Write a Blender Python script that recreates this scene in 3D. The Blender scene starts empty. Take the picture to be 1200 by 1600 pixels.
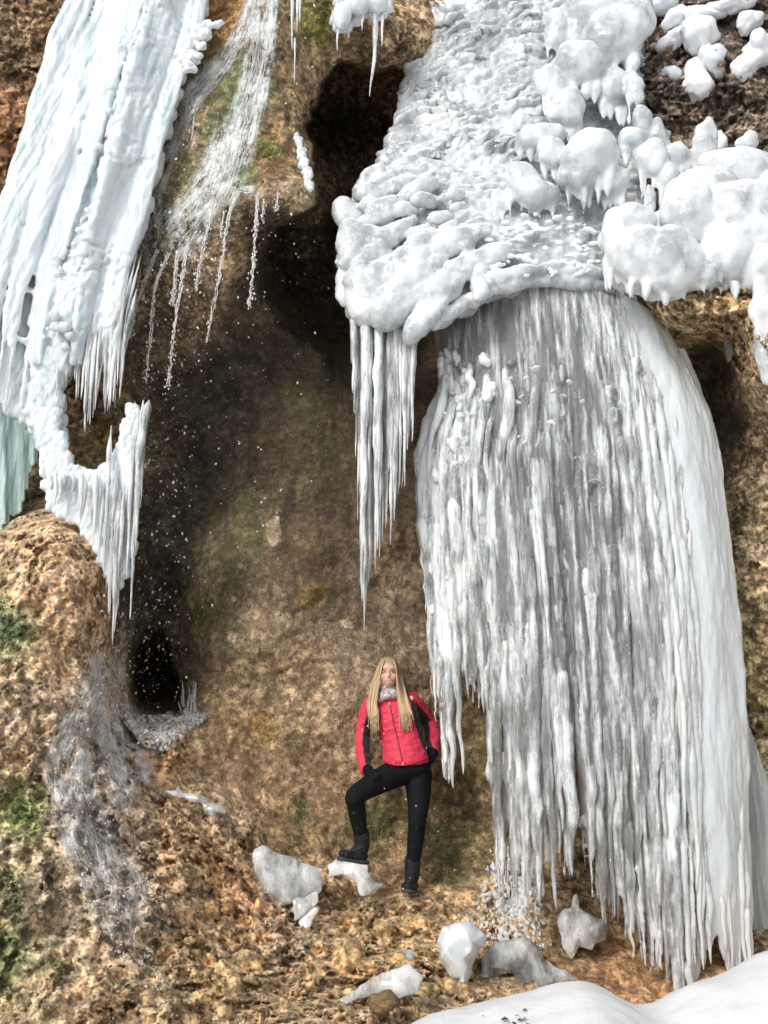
import bpy, bmesh, math, random
import numpy as np
from mathutils import Vector

C = bpy.context.scene
COL = C.collection
rng = np.random.default_rng(11)
random.seed(11)
R = math.radians

# ------------------------------------------------------------------ camera, sky, sun, exposure
F, PITCH, CAMZ = 1500.0, R(15), 1.6
cp, sp = math.cos(PITCH), math.sin(PITCH)
cam_d = bpy.data.cameras.new('camera')
cam = bpy.data.objects.new('camera', cam_d)
COL.objects.link(cam)
cam.location = (0, 0, CAMZ)
cam.rotation_euler = (R(90) + PITCH, 0, 0)
cam_d.sensor_fit = 'VERTICAL'
cam_d.sensor_height = 36
cam_d.sensor_width = 27
cam_d.lens = 36 * F / 1600
cam_d.clip_start = 0.05
cam_d.clip_end = 2000
C.camera = cam

SUN_EL, SUN_AZ = R(33), R(216)          # the light comes over the photographer's left shoulder
w = bpy.data.worlds.new('World')
C.world = w
w.use_nodes = True
wn = w.node_tree
wn.nodes.clear()
sky = wn.nodes.new('ShaderNodeTexSky')
sky.sky_type = 'NISHITA'
sky.sun_disc = False
sky.sun_elevation = SUN_EL
sky.sun_rotation = SUN_AZ
sky.air_density = 1.0
sky.dust_density = 3.0
hs = wn.nodes.new('ShaderNodeHueSaturation')
hs.inputs['Saturation'].default_value = 0.22      # thin overcast
bgn = wn.nodes.new('ShaderNodeBackground')
bgn.inputs['Strength'].default_value = 0.15
wo = wn.nodes.new('ShaderNodeOutputWorld')
wn.links.new(sky.outputs[0], hs.inputs['Color'])
wn.links.new(hs.outputs[0], bgn.inputs[0])
wn.links.new(bgn.outputs[0], wo.inputs[0])
sl = bpy.data.lights.new('sun', 'SUN')
sl.energy = 1.5
sl.angle = R(10)
sl.color = (1.0, 0.965, 0.92)
so = bpy.data.objects.new('sun', sl)
COL.objects.link(so)
sd = Vector((math.sin(SUN_AZ) * math.cos(SUN_EL), math.cos(SUN_AZ) * math.cos(SUN_EL), math.sin(SUN_EL)))
so.rotation_euler = (-sd).to_track_quat('-Z', 'Y').to_euler()
so.location = (-3, -6, 12)
vs = C.view_settings
vs.view_transform = 'Standard'
vs.look = 'None'
vs.gamma = 1
vs.exposure = -0.12
try:
    vs.use_curve_mapping = False
except Exception:
    pass
C.render.engine = 'CYCLES'
cy = C.cycles
cy.max_bounces = 14
cy.diffuse_bounces = 3
cy.glossy_bounces = 4
cy.transmission_bounces = 12
cy.transparent_max_bounces = 16
cy.caustics_reflective = False
cy.caustics_refractive = False
cy.sample_clamp_indirect = 6

# ------------------------------------------------------------------ helpers: rays, noise
CAM = np.array([0, 0, CAMZ])


def ray(u, v):
    u, v = np.broadcast_arrays(np.asarray(u, float), np.asarray(v, float))
    dx = (u - 600) / F
    dy = (800 - v) / F
    return np.stack([dx, cp - sp * dy, sp + cp * dy], -1)


def P(u, v, Y):
    """The place in the world that lies Y metres in front of the camera along the view of photo point u, v."""
    d = ray(u, v)
    return CAM + d * (np.asarray(Y, float) / d[..., 1])[..., None]


def uv_of(X):
    d = np.asarray(X, float) - CAM
    f = d[..., 1] * cp + d[..., 2] * sp
    up = -d[..., 1] * sp + d[..., 2] * cp
    return 600 + F * d[..., 0] / f, 800 - F * up / f


def mpp(v, Y):
    return Y / (cp - sp * (800 - v) / F) / F


_perm = np.random.default_rng(5).permutation(256)
_perm = np.concatenate([_perm, _perm, _perm]).astype(np.int32)
_g = np.random.default_rng(6).normal(size=(256, 3))
_g = (_g / np.linalg.norm(_g, axis=1)[:, None]).astype(np.float32)


def pn(p, f=1.0, seed=0):
    p = np.asarray(p, np.float32) * np.float32(f) + np.float32(seed * 17.31)
    i = np.floor(p)
    t = p - i
    i = i.astype(np.int32) & 255
    s = t * t * t * (t * (t * 6 - 15) + 10)
    out = np.zeros(p.shape[:-1], np.float32)
    for a in (0, 1):
        wx = s[..., 0] if a else 1 - s[..., 0]
        ia = _perm[i[..., 0] + a]
        for b in (0, 1):
            wy = s[..., 1] if b else 1 - s[..., 1]
            ib = _perm[ia + i[..., 1] + b]
            for c in (0, 1):
                wz = s[..., 2] if c else 1 - s[..., 2]
                g = _g[_perm[ib + i[..., 2] + c]]
                dt = g[..., 0] * (t[..., 0] - a) + g[..., 1] * (t[..., 1] - b) + g[..., 2] * (t[..., 2] - c)
                out += wx * wy * wz * dt
    return out * 1.5


def fbm(p, f, octs=4, seed=0, gain=0.5):
    s = 0
    a = 1.0
    for o in range(octs):
        s = s + a * pn(p, f * 2.03 ** o, seed + o)
        a *= gain
    return s


def ridged(p, f, octs=4, seed=0):
    s = 0
    a = 1.0
    for o in range(octs):
        s = s + a * (1 - 2 * np.abs(pn(p, f * 2.1 ** o, seed + o)))
        a *= 0.5
    return s / 1.9


def _cells(p, f, seed):
    p = np.asarray(p, np.float32) * np.float32(f)
    i = np.floor(p - 0.5).astype(np.int32)
    for a in (0, 1):
        for b in (0, 1):
            for c in (0, 1):
                j = i + np.array([a, b, c], np.int32)
                h = _perm[_perm[_perm[(j[..., 0] + seed) & 255] + (j[..., 1] & 255)] + (j[..., 2] & 255)]
                r = p - (j + (_g[h] * 0.3 + 0.5))
                yield (r * r).sum(-1), h, r


def worley(p, f, seed=0):
    """distance to the nearest of jittered cell points, 3D"""
    best = 9.0
    for d, h, r in _cells(p, f, seed):
        best = np.minimum(best, d)
    return np.sqrt(best)


def facets(p, f, seed=0):
    """broken blocky relief: every cell is a tilted plane at its own level"""
    best = np.full(np.shape(p)[:-1], 9.0, np.float32)
    out = np.zeros_like(best)
    for d, h, r in _cells(p, f, seed):
        k = d < best
        best = np.where(k, d, best)
        lv = _g[(h + 7) & 255]
        out = np.where(k, (r * _g[(h + 91) & 255]).sum(-1) * 0.9 + lv[..., 0] * 0.5, out)
    return out


def scales(s, l, ls, lw, seed):
    """overlapping shelves like fish scales: swelling along s, cut off at the lower edge, rounded across l"""
    best = 0
    for k in range(2):
        c = l / lw + 0.5 * k
        n = np.floor(c)
        fl = c - n
        h = _perm[(n.astype(np.int32) * 7 + seed * 13 + k * 59) & 255] / 256.0
        t = s / (ls * (0.75 + 0.5 * h)) + h * 7
        m = np.floor(t)
        t = t - m
        a = 0.45 + 0.55 * _perm[(m.astype(np.int32) * 31 + n.astype(np.int32) * 17 + k * 5 + seed) & 255] / 256.0
        e = np.sqrt(np.clip(1 - (2 * fl - 1) ** 2, 0, 1))
        best = np.maximum(best, a * e * t ** 1.2 * np.clip((1 - t) / 0.13, 0, 1) ** 0.5)
    return best


def hue_clip(c, m):
    """limit a colour's brightness without turning its hue"""
    return np.clip(c / np.maximum(1, c.max(-1, keepdims=True) / m), .008, m)


def sstep(a, b, x):
    t = np.clip((x - a) / (b - a), 0, 1)
    return t * t * (3 - 2 * t)


def interp(x, tab):
    t = np.array(tab, float)
    return np.interp(x, t[:, 0], t[:, 1])


def spline(pts, n):
    """Catmull-Rom through pts, n samples"""
    p = np.array(pts, float)
    if len(p) == 2:
        return p[0] + (p[1] - p[0]) * np.linspace(0, 1, n)[:, None]
    q = np.concatenate([[2 * p[0] - p[1]], p, [2 * p[-1] - p[-2]]])
    s = np.linspace(0, len(p) - 1 - 1e-9, n)
    k = s.astype(int)
    t = (s - k)[:, None]
    a, b, c, d = q[k], q[k + 1], q[k + 2], q[k + 3]
    return 0.5 * (2 * b + (c - a) * t + (2 * a - 5 * b + 4 * c - d) * t * t + (3 * b - a - 3 * c + d) * t ** 3)


# ------------------------------------------------------------------ helpers: meshes and objects
def raw_mesh(name, V, faces, attrs=None, smooth=True):
    me = bpy.data.meshes.new(name)
    V = np.asarray(V, np.float32)
    fl = [np.asarray(f, np.int32) for f in (faces if isinstance(faces, list) else [faces]) if len(f)]
    me.vertices.add(len(V))
    me.vertices.foreach_set('co', V.ravel())
    nl = sum(f.size for f in fl)
    npoly = sum(len(f) for f in fl)
    me.loops.add(nl)
    me.loops.foreach_set('vertex_index', np.concatenate([f.ravel() for f in fl]))
    me.polygons.add(npoly)
    tot = np.concatenate([np.full(len(f), f.shape[1], np.int32) for f in fl])
    me.polygons.foreach_set('loop_start', np.concatenate([[0], np.cumsum(tot)[:-1]]).astype(np.int32))
    me.polygons.foreach_set('loop_total', tot)
    me.update(calc_edges=True)
    me.validate()
    if smooth:
        me.polygons.foreach_set('use_smooth', np.ones(len(me.polygons), bool))
    for k, a in (attrs or {}).items():
        a = np.asarray(a, np.float32)
        if a.ndim == 2:
            at = me.attributes.new(k, 'FLOAT_COLOR', 'POINT')
            at.data.foreach_set('color', np.concatenate([a, np.ones((len(a), 1), np.float32)], 1).ravel())
        else:
            at = me.attributes.new(k, 'FLOAT', 'POINT')
            at.data.foreach_set('value', a)
    return me


ROOT_LOC = {}


def link(name, me, mat=None, parent=None):
    o = bpy.data.objects.new(name, me)
    COL.objects.link(o)
    if mat is not None:
        me.materials.clear()
        me.materials.append(mat)
    if parent is not None:
        o.parent = parent
        if parent.type == 'EMPTY':
            o.location = -parent.location
    return o


def mk(name, V, faces, mat=None, parent=None, attrs=None, smooth=True):
    return link(name, raw_mesh(name, V, faces, attrs, smooth), mat, parent)


def tag(o, label, cat, group=None):
    o['label'] = label
    o['category'] = cat
    if group:
        o['group'] = group
    return o


def empty(name, loc, label, cat, group=None):
    o = bpy.data.objects.new(name, None)
    o.empty_display_size = 0.1
    COL.objects.link(o)
    o.location = [float(x) for x in loc]
    return tag(o, label, cat, group)


def structure(o):
    o['kind'] = 'structure'
    return o


def stuff(o):
    o['kind'] = 'stuff'
    return o


class MB:
    """collects pieces of one mesh"""
    def __init__(s):
        s.V, s.T, s.Q, s.A, s.n = [], [], [], {}, 0

    def add(s, V, T=None, Q=None, **attrs):
        V = np.asarray(V, float)
        if T is not None and len(T):
            s.T.append(np.asarray(T) + s.n)
        if Q is not None and len(Q):
            s.Q.append(np.asarray(Q) + s.n)
        s.V.append(V)
        for k, a in attrs.items():
            s.A.setdefault(k, []).append(np.broadcast_to(np.asarray(a, float), (len(V),) + np.shape(np.asarray(a))[1:] if np.ndim(a) == 2 else (len(V),)))
        s.n += len(V)
        return s

    def data(s):
        return np.concatenate(s.V), [np.concatenate(x) for x in (s.T, s.Q) if x]

    def mesh(s, name, smooth=True):
        V, f = s.data()
        return raw_mesh(name, V, f, {k: np.concatenate(a) for k, a in s.A.items()}, smooth)

    def build(s, name, mat, parent=None, smooth=True):
        return link(name, s.mesh(name, smooth), mat, parent)


_ico = {}


def ico(n):
    if n not in _ico:
        bm = bmesh.new()
        bmesh.ops.create_icosphere(bm, subdivisions=n, radius=1)
        bm.verts.ensure_lookup_table()
        V = np.array([v.co[:] for v in bm.verts])
        T = np.array([[v.index for v in f.verts] for f in bm.faces])
        bm.free()
        _ico[n] = (V, T)
    return _ico[n]


def nrm(a):
    a = np.asarray(a, float)
    return a / np.maximum(np.linalg.norm(a, axis=-1, keepdims=True), 1e-9)


def ellipsoid(c, ax, n=2):
    """ax: 3x3 rows = half axes"""
    V, T = ico(n)
    return V @ np.asarray(ax) + c, T


def tube(pts, rad, sides=8, ref=None, caps=True, flat=None):
    """loft round (or elliptical: rad (n,2)) rings along pts"""
    pts = np.asarray(pts, float)
    n = len(pts)
    rad = np.asarray(rad, float)
    if rad.ndim == 1:
        rad = np.stack([rad, rad], 1)
    t = nrm(np.gradient(pts, axis=0))
    if ref is None:
        m = np.abs(nrm(pts[-1] - pts[0]))
        ref = np.eye(3)[int(np.argmin(m))]
    n1 = nrm(np.cross(t, ref))
    n2 = np.cross(n1, t)
    a = np.linspace(0, 2 * np.pi, sides, endpoint=False)
    V = pts[:, None] + rad[:, 0, None, None] * np.cos(a)[None, :, None] * n1[:, None] + rad[:, 1, None, None] * np.sin(a)[None, :, None] * n2[:, None]
    V = V.reshape(-1, 3)
    i = np.arange(n - 1)[:, None] * sides
    j = np.arange(sides)[None]
    k = (j + 1) % sides
    Q = np.stack([i + j, i + k, i + sides + k, i + sides + j], -1).reshape(-1, 4)
    T = np.zeros((0, 3), int)
    if caps:
        V = np.concatenate([V, pts[:1], pts[-1:]])
        b = n * sides
        e = (n - 1) * sides
        T = np.concatenate([np.stack([np.full(sides, b), (j + 1)[0] % sides, j[0]], 1),
                            np.stack([np.full(sides, b + 1), e + j[0], e + k[0]], 1)])
    return V, T, Q


def remesh(mb, voxel, smooth=4, name='ice'):
    """fuse overlapping closed pieces into one smooth skin; returns verts, quads, normals"""
    me = mb.mesh('fuse')
    o = bpy.data.objects.new('fuse', me)
    COL.objects.link(o)
    m = o.modifiers.new('r', 'REMESH')
    m.mode = 'VOXEL'
    m.voxel_size = voxel
    if smooth:
        s = o.modifiers.new('s', 'SMOOTH')
        s.iterations = smooth
        s.factor = 0.5
    dg = bpy.context.evaluated_depsgraph_get()
    r = bpy.data.meshes.new_from_object(o.evaluated_get(dg))
    V = np.zeros(len(r.vertices) * 3, np.float32)
    r.vertices.foreach_get('co', V)
    N = np.zeros(len(r.vertices) * 3, np.float32)
    r.vertices.foreach_get('normal', N)
    L = np.zeros(len(r.loops), np.int32)
    r.loops.foreach_get('vertex_index', L)
    bpy.data.objects.remove(o)
    bpy.data.meshes.remove(me)
    bpy.data.meshes.remove(r)
    return V.reshape(-1, 3).astype(float), L.reshape(-1, 4), N.reshape(-1, 3).astype(float)


def cull_back(V, Q, N, lim=-0.45):
    """drop the faces of a fused body that are frozen to the rock behind it"""
    k = (N * nrm(CAM - V)).sum(1)
    keep = k[Q].max(1) > lim
    Q = Q[keep]
    idx = np.full(len(V), -1)
    use = np.unique(Q)
    idx[use] = np.arange(len(use))
    return V[use], idx[Q], N[use]


def inpoly(u, v, poly):
    p = np.array(poly, float)
    ins = np.zeros(np.shape(u), bool)
    for i in range(len(p)):
        (x1, y1), (x2, y2) = p[i], p[i - 1]
        c = ((y1 > v) != (y2 > v)) & (u < (x2 - x1) * (v - y1) / (y2 - y1 + 1e-12) + x1)
        ins ^= c
    return ins


def splat(mb, poly, Yf, step, r, jit=0.3, n=1, sq=1.0):
    """fill the traced area with overlapping balls lying at depth Yf(u, v)"""
    p = np.array(poly, float)
    us = np.arange(p[:, 0].min(), p[:, 0].max() + step, step)
    v_s = np.arange(p[:, 1].min(), p[:, 1].max() + step, step)
    U, Vv = np.meshgrid(us, v_s)
    U = U.ravel() + rng.uniform(-jit, jit, U.size) * step
    Vv = Vv.ravel() + rng.uniform(-jit, jit, Vv.size) * step
    k = inpoly(U, Vv, poly)
    U, Vv = U[k], Vv[k]
    Y = Yf(U, Vv)
    cs = P(U, Vv, Y)
    bv, bt = ico(n)
    for c in cs:
        q = r * rng.uniform(0.85, 1.15)
        mb.add(bv * np.array([q, q * sq, q]) + c + np.array([0, q * sq, 0]), bt)


# ------------------------------------------------------------------ materials
class NT:
    def __init__(s, name):
        s.m = bpy.data.materials.new(name)
        s.m.use_nodes = True
        s.t = s.m.node_tree
        s.b = s.t.nodes['Principled BSDF']
        s.o = s.t.nodes['Material Output']

    def n(s, typ, **kw):
        x = s.t.nodes.new('ShaderNode' + typ)
        for k, v in kw.items():
            if hasattr(x, k):
                setattr(x, k, v)
            else:
                s.set(x.inputs[k], v)
        return x

    def set(s, sock, v):
        if isinstance(v, bpy.types.NodeSocket):
            s.t.links.new(v, sock)
        elif isinstance(v, bpy.types.Node):
            s.t.links.new(v.outputs[0], sock)
        else:
            if isinstance(v, tuple) and len(v) == 3 and sock.type == 'RGBA':
                v = v + (1,)
            sock.default_value = v

    def p(s, **kw):
        for k, v in kw.items():
            s.set(s.b.inputs[k.replace('_', ' ')], v)
        return s

    def pos(s):
        return s.n('NewGeometry').outputs['Position']

    def noise(s, scale, detail=4, rough=0.55, vec=None, stretch=None):
        v = vec if vec is not None else s.pos()
        if stretch:
            mp = s.n('Mapping')
            s.set(mp.inputs['Vector'], v)
            mp.inputs['Scale'].default_value = stretch
            v = mp.outputs[0]
        x = s.n('TexNoise', Scale=float(scale), Detail=float(detail), Roughness=float(rough))
        s.set(x.inputs['Vector'], v)
        return x.outputs['Fac']

    def math(s, op, a, b=0.5, c=None):
        x = s.n('Math', operation=op)
        s.set(x.inputs[0], a)
        s.set(x.inputs[1], b)
        if c is not None:
            s.set(x.inputs[2], c)
        return x.outputs[0]

    def rng(s, a, lo, hi, to0=0.0, to1=1.0):
        x = s.n('MapRange')
        for i, q in enumerate((a, lo, hi, to0, to1)):
            s.set(x.inputs[i], q)
        return x.outputs[0]

    def mix(s, f, a, b):
        x = s.n('Mix', data_type='RGBA')
        s.set(x.inputs[0], f)
        s.set(x.inputs[6], a)
        s.set(x.inputs[7], b)
        return x.outputs[2]

    def attr(s, name, out='Fac'):
        return s.n('Attribute', attribute_name=name).outputs[out]

    def bump(s, h, strength=0.5, dist=0.02, normal=None):
        x = s.n('Bump', Strength=float(strength), Distance=float(dist))
        s.set(x.inputs['Height'], h)
        if normal is not None:
            s.set(x.inputs['Normal'], normal)
        return x.outputs[0]


def mat_rock():
    m = NT('tufa_rock')
    col = m.attr('Col', 'Color')
    n1 = m.noise(24, 8, 0.7)
    n2 = m.noise(95, 6, 0.75)
    pits = m.n('TexVoronoi', Scale=52.0, Randomness=1.0)
    wv = m.n('VectorMath', operation='ADD')
    m.set(wv.inputs[0], m.pos())
    sc = m.n('VectorMath', operation='SCALE')
    m.set(sc.inputs[0], m.n('TexNoise', Scale=18.0, Detail=3.0).outputs['Color'])
    sc.inputs['Scale'].default_value = 0.05
    m.set(wv.inputs[1], sc.outputs[0])
    m.set(pits.inputs['Vector'], wv.outputs[0])
    am = m.attr('amp')
    crust = m.rng(m.noise(12, 12, 0.72), 0.45, 0.55, 0, 1)
    cr = m.math('ADD', 1.0, m.math('MULTIPLY', m.math('SUBTRACT', crust, 0.45), am))
    f = m.math('MULTIPLY', m.math('MULTIPLY', m.rng(n1, 0.32, 0.68, 0.6, 1.55), m.rng(n2, 0.3, 0.7, 0.62, 1.45)), cr)
    f = m.math('MULTIPLY', f, m.rng(am, 0.3, 0.85, 0.95, 1.65))
    mul = m.n('VectorMath', operation='SCALE')
    m.set(mul.inputs[0], col)
    m.set(mul.inputs['Scale'], f)
    warm = m.mix(m.rng(m.noise(9, 4), 0.45, 0.66, 0, 0.3), mul.outputs[0], m.mix(0.5, mul.outputs[0], (0.27, 0.175, 0.085)))
    grey = m.mix(m.rng(m.noise(13, 5, 0.65), 0.52, 0.7, 0, 0.5), warm, m.mix(0.6, warm, (0.30, 0.25, 0.20)))
    wet = m.attr('wet')
    h = m.math('ADD', m.noise(45, 9, 0.72), m.math('MULTIPLY', crust, 0.25))
    h = m.math('ADD', h, m.math('MULTIPLY', m.rng(pits.outputs['Distance'], 0.0, 0.45, -0.5, 0), m.rng(m.noise(7, 3), .45, .6)))
    rr = m.math('ADD', m.rng(wet, 0, 1, 0.92, 0.36), m.rng(n2, .3, .7, -.1, .12))
    m.p(Base_Color=grey, Roughness=rr, Specular_IOR_Level=m.rng(wet, 0, 1, 0.25, 0.55), Normal=m.bump(h, 0.9, 0.04))
    return m.m


def mat_ice(name, clear=(0.80, 0.86, 0.88), white=(0.84, 0.88, 0.90), trans=0.75, base_frost=0.35, rough=0.12, bscale=22, stretch=(1, 1, 0.35), snow=0.0, bstr=0.5, nscale=5.5, sscale=0.05):
    """clear ice that turns to white bubbly ice where 'frost' is high; snow lies on what faces up"""
    m = NT(name)
    n = m.noise(nscale, 6, 0.68, stretch=stretch)
    fr = m.math('ADD', m.attr('frost'), m.rng(n, 0.38, 0.62, base_frost - 0.35, base_frost + 0.35))
    fr = m.rng(fr, 0.08, 0.75)
    h = m.math('ADD', m.noise(bscale, 5, 0.6, stretch=stretch), m.math('MULTIPLY', m.noise(bscale * 6, 3, 0.6), 0.25))
    nb = m.bump(h, bstr, 0.02)
    colr = m.mix(fr, clear, white)
    colr = m.mix(1.0, colr, colr)
    ro = m.rng(fr, 0, 1, rough, 0.38)
    tr = m.rng(fr, 0, 1, trans, 0.0)
    sss = m.rng(fr, 0, 1, 0.25, 0.75)
    coat = 0.7
    if snow > 0:
        sepn = m.n('SeparateXYZ')
        m.set(sepn.inputs[0], m.n('NewGeometry').outputs['Normal'])
        up = m.math('ADD', sepn.outputs['Z'], m.rng(m.noise(11, 3, 0.6), 0.3, 0.7, -0.18, 0.18))
        sn = m.math('MULTIPLY', m.rng(up, 0.30, 0.72), snow)
        colr = m.mix(sn, colr, (0.88, 0.89, 0.91))
        ro = m.math('MAXIMUM', ro, m.math('MULTIPLY', sn, 0.8))
        tr = m.math('MULTIPLY', tr, m.math('SUBTRACT', 1.0, sn))
        coat = m.rng(sn, 0, 1, 0.7, 0.0)
    m.p(Base_Color=colr, Roughness=ro, Transmission_Weight=tr, IOR=1.31, Coat_Weight=coat, Coat_Roughness=0.05, Coat_Normal=nb, Subsurface_Weight=sss,
        Subsurface_Radius=(0.6, 0.85, 1.0), Subsurface_Scale=sscale, Normal=nb)
    return m.m


def mat_snow(name='snow'):
    m = NT(name)
    h = m.math('ADD', m.noise(16, 6, 0.6), m.math('MULTIPLY', m.noise(160, 3, 0.6), 0.25))
    m.p(Base_Color=(0.86, 0.88, 0.91), Roughness=0.75, Subsurface_Weight=0.4, Subsurface_Radius=(0.5, 0.7, 0.9), Subsurface_Scale=0.02,
        Normal=m.bump(h, 0.35, 0.02))
    return m.m


def mat_plain(name, col, rough=0.6, bscale=None, bstr=0.3, var=0.0, attr=None, sheen=0, **kw):
    m = NT(name)
    c = m.attr(attr, 'Color') if attr else col
    if var:
        a = m.n('VectorMath', operation='SCALE')
        m.set(a.inputs[0], c)
        m.set(a.inputs['Scale'], m.rng(m.noise(bscale or 30, 4), 0.3, 0.7, 1 - var, 1 + var))
        c = a.outputs[0]
    m.p(Base_Color=c, Roughness=rough, **kw)
    if bscale:
        m.p(Normal=m.bump(m.noise(bscale, 4, 0.6), bstr, 0.01))
    if sheen:
        m.p(Sheen_Weight=sheen)
    return m.m


M = {}
M['rock'] = mat_rock()
M['dome'] = mat_ice('snowy_waterfall_ice', clear=(0.52, 0.565, 0.60), white=(0.76, 0.79, 0.81), trans=0.40, base_frost=0.42, rough=0.14, bscale=13, stretch=(1, 1, .7), snow=0.95, bstr=0.16, nscale=3.5)
M['curtain'] = mat_ice('clear_icicle_ice', clear=(0.84, 0.88, 0.90), white=(0.84, 0.88, 0.90), trans=0.80, base_frost=0.10, rough=0.07, bscale=34, stretch=(1, 1, 0.12), snow=0.5, bstr=0.7, nscale=15, sscale=0.03)
M['sheet'] = mat_ice('ribbed_grey_ice', clear=(0.62, 0.67, 0.69), white=(0.76, 0.80, 0.82), trans=0.45, base_frost=0.25, rough=0.12, bscale=40, stretch=(1, 1, 0.08), bstr=0.9, nscale=18)
M['bluepanel'] = mat_ice('pale_blue_ice', clear=(0.60, 0.68, 0.70), white=(0.74, 0.79, 0.81), trans=0.3, base_frost=0.5, rough=0.15, bscale=24, stretch=(1, 1, 0.15), bstr=0.45, nscale=9)
M['fall'] = mat_ice('white_waterfall_ice', clear=(0.62, 0.75, 0.78), white=(0.75, 0.80, 0.83), trans=0.3, base_frost=0.5, rough=0.12, bscale=26, stretch=(1, 1, 0.12), snow=0.7, bstr=0.5, nscale=7)
M['green'] = mat_ice('green_ice', clear=(0.36, 0.52, 0.50), white=(0.56, 0.72, 0.70), trans=0.25, base_frost=0.4, rough=0.15, bscale=30, stretch=(1, 1, 0.06), bstr=0.8, nscale=18)
M['block'] = mat_ice('block_ice', clear=(0.90, 0.92, 0.92), white=(0.84, 0.86, 0.86), trans=0.85, base_frost=0.12, rough=0.03, bscale=8, stretch=(1, .4, .5), snow=0.0, bstr=0.06, nscale=4.5, sscale=.06)
M['snow'] = mat_snow()

# ------------------------------------------------------------------ the cliff
DEPTH = np.array([
    (-300, -300, 6.7), (0, -300, 6.7), (350, -300, 6.4), (600, -300, 6.7), (900, -300, 7.0), (1250, -300, 6.7), (1500, -300, 6.6),
    (-300, 100, 6.6), (-300, 600, 6.4), (-300, 1000, 5.6), (-300, 1400, 5.0), (-250, 1900, 4.3),
    (1500, 200, 6.5), (1500, 600, 6.2), (1500, 1000, 6.5), (1500, 1500, 6.3), (1450, 1900, 5.4),
    (0, 0, 6.85), (30, 120, 6.9), (0, 300, 6.9), (150, 100, 7.0), (120, 350, 7.0), (250, 0, 6.6), (400, 0, 6.35), (480, 30, 6.3), (440, 120, 6.3),
    (560, 40, 6.5), (625, 60, 6.5), (600, 100, 6.75), (700, 0, 6.9), (900, 0, 7.0), (800, 200, 7.0), (900, 350, 6.9), (1100, 50, 6.75), (1200, 100, 6.55),
    (330, 150, 6.25), (400, 250, 6.1), (460, 280, 6.0), (478, 318, 6.1), (300, 320, 6.2), (250, 400, 6.55), (360, 400, 6.35), (330, 440, 6.5),
    (430, 400, 6.7), (420, 480, 7.0), (330, 540, 7.0), (230, 560, 6.95), (220, 480, 6.8),
    (535, 150, 6.8), (530, 240, 6.9), (555, 340, 7.1), (505, 180, 6.6), (500, 400, 7.0), (490, 480, 7.1), (600, 200, 7.1), (600, 430, 7.2), (560, 500, 7.2), (620, 550, 7.3),
    (450, 600, 7.15), (550, 650, 7.15), (420, 800, 7.0), (550, 850, 7.05), (480, 1000, 6.95), (600, 1000, 7.0), (620, 1200, 6.98), (480, 1150, 6.9),
    (700, 1100, 7.1), (740, 1300, 7.05), (800, 900, 7.3), (850, 600, 7.3), (1000, 800, 7.3), (1000, 1200, 7.2), (880, 1300, 7.1),
    (300, 680, 7.2), (255, 800, 7.3), (225, 950, 7.3), (240, 1050, 7.35), (260, 1080, 7.3), (215, 1085, 7.2), (330, 880, 7.0), (310, 1000, 6.95), (330, 1100, 6.85), (265, 1130, 6.7), (230, 1130, 6.7),
    (140, 600, 6.85), (130, 690, 6.9), (30, 720, 7.1), (100, 780, 6.8), (40, 790, 6.7),
    (80, 830, 6.1), (140, 870, 6.1), (50, 920, 5.85), (150, 980, 6.05), (100, 1000, 5.85), (170, 1090, 6.15), (20, 1100, 5.55), (100, 1150, 5.7), (190, 1170, 6.1),
    (180, 1260, 5.8), (60, 1300, 5.3), (200, 1400, 5.4), (100, 1500, 4.95), (50, 1600, 4.65), (250, 1600, 4.8), (275, 1230, 6.35), (340, 1290, 6.25), (380, 1380, 6.05),
    (330, 1450, 5.6), (420, 1500, 5.65), (450, 1600, 4.95), (400, 1250, 6.75), (480, 1300, 6.75), (560, 1370, 6.75), (500, 1450, 6.1), (600, 1392, 6.72), (640, 1392, 6.72), (680, 1392, 6.75), (640, 1412, 6.5),
    (600, 1460, 6.1), (600, 1550, 5.4), (700, 1450, 6.3), (760, 1420, 6.65), (720, 1550, 5.6), (850, 1450, 6.5), (850, 1560, 5.8), (950, 1500, 6.3), (1000, 1560, 6.0),
    (1150, 1550, 6.1), (300, 1900, 4.0), (700, 1900, 4.3), (1100, 1900, 4.6),
    (1130, 620, 7.0), (1150, 700, 7.0), (1200, 700, 6.75), (1150, 850, 6.95), (1200, 900, 6.75), (1190, 1050, 6.85), (1180, 1200, 6.95), (1200, 1400, 6.9),
    (1080, 500, 5.95), (1120, 485, 5.88), (1035, 485, 6.1), (1165, 515, 5.85), (1185, 570, 5.9), (1200, 450, 5.9), (1150, 400, 6.2), (1100, 300, 6.6), (1150, 200, 6.7),
    (1080, 555, 6.95), (1120, 560, 6.95)], float)

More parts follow.
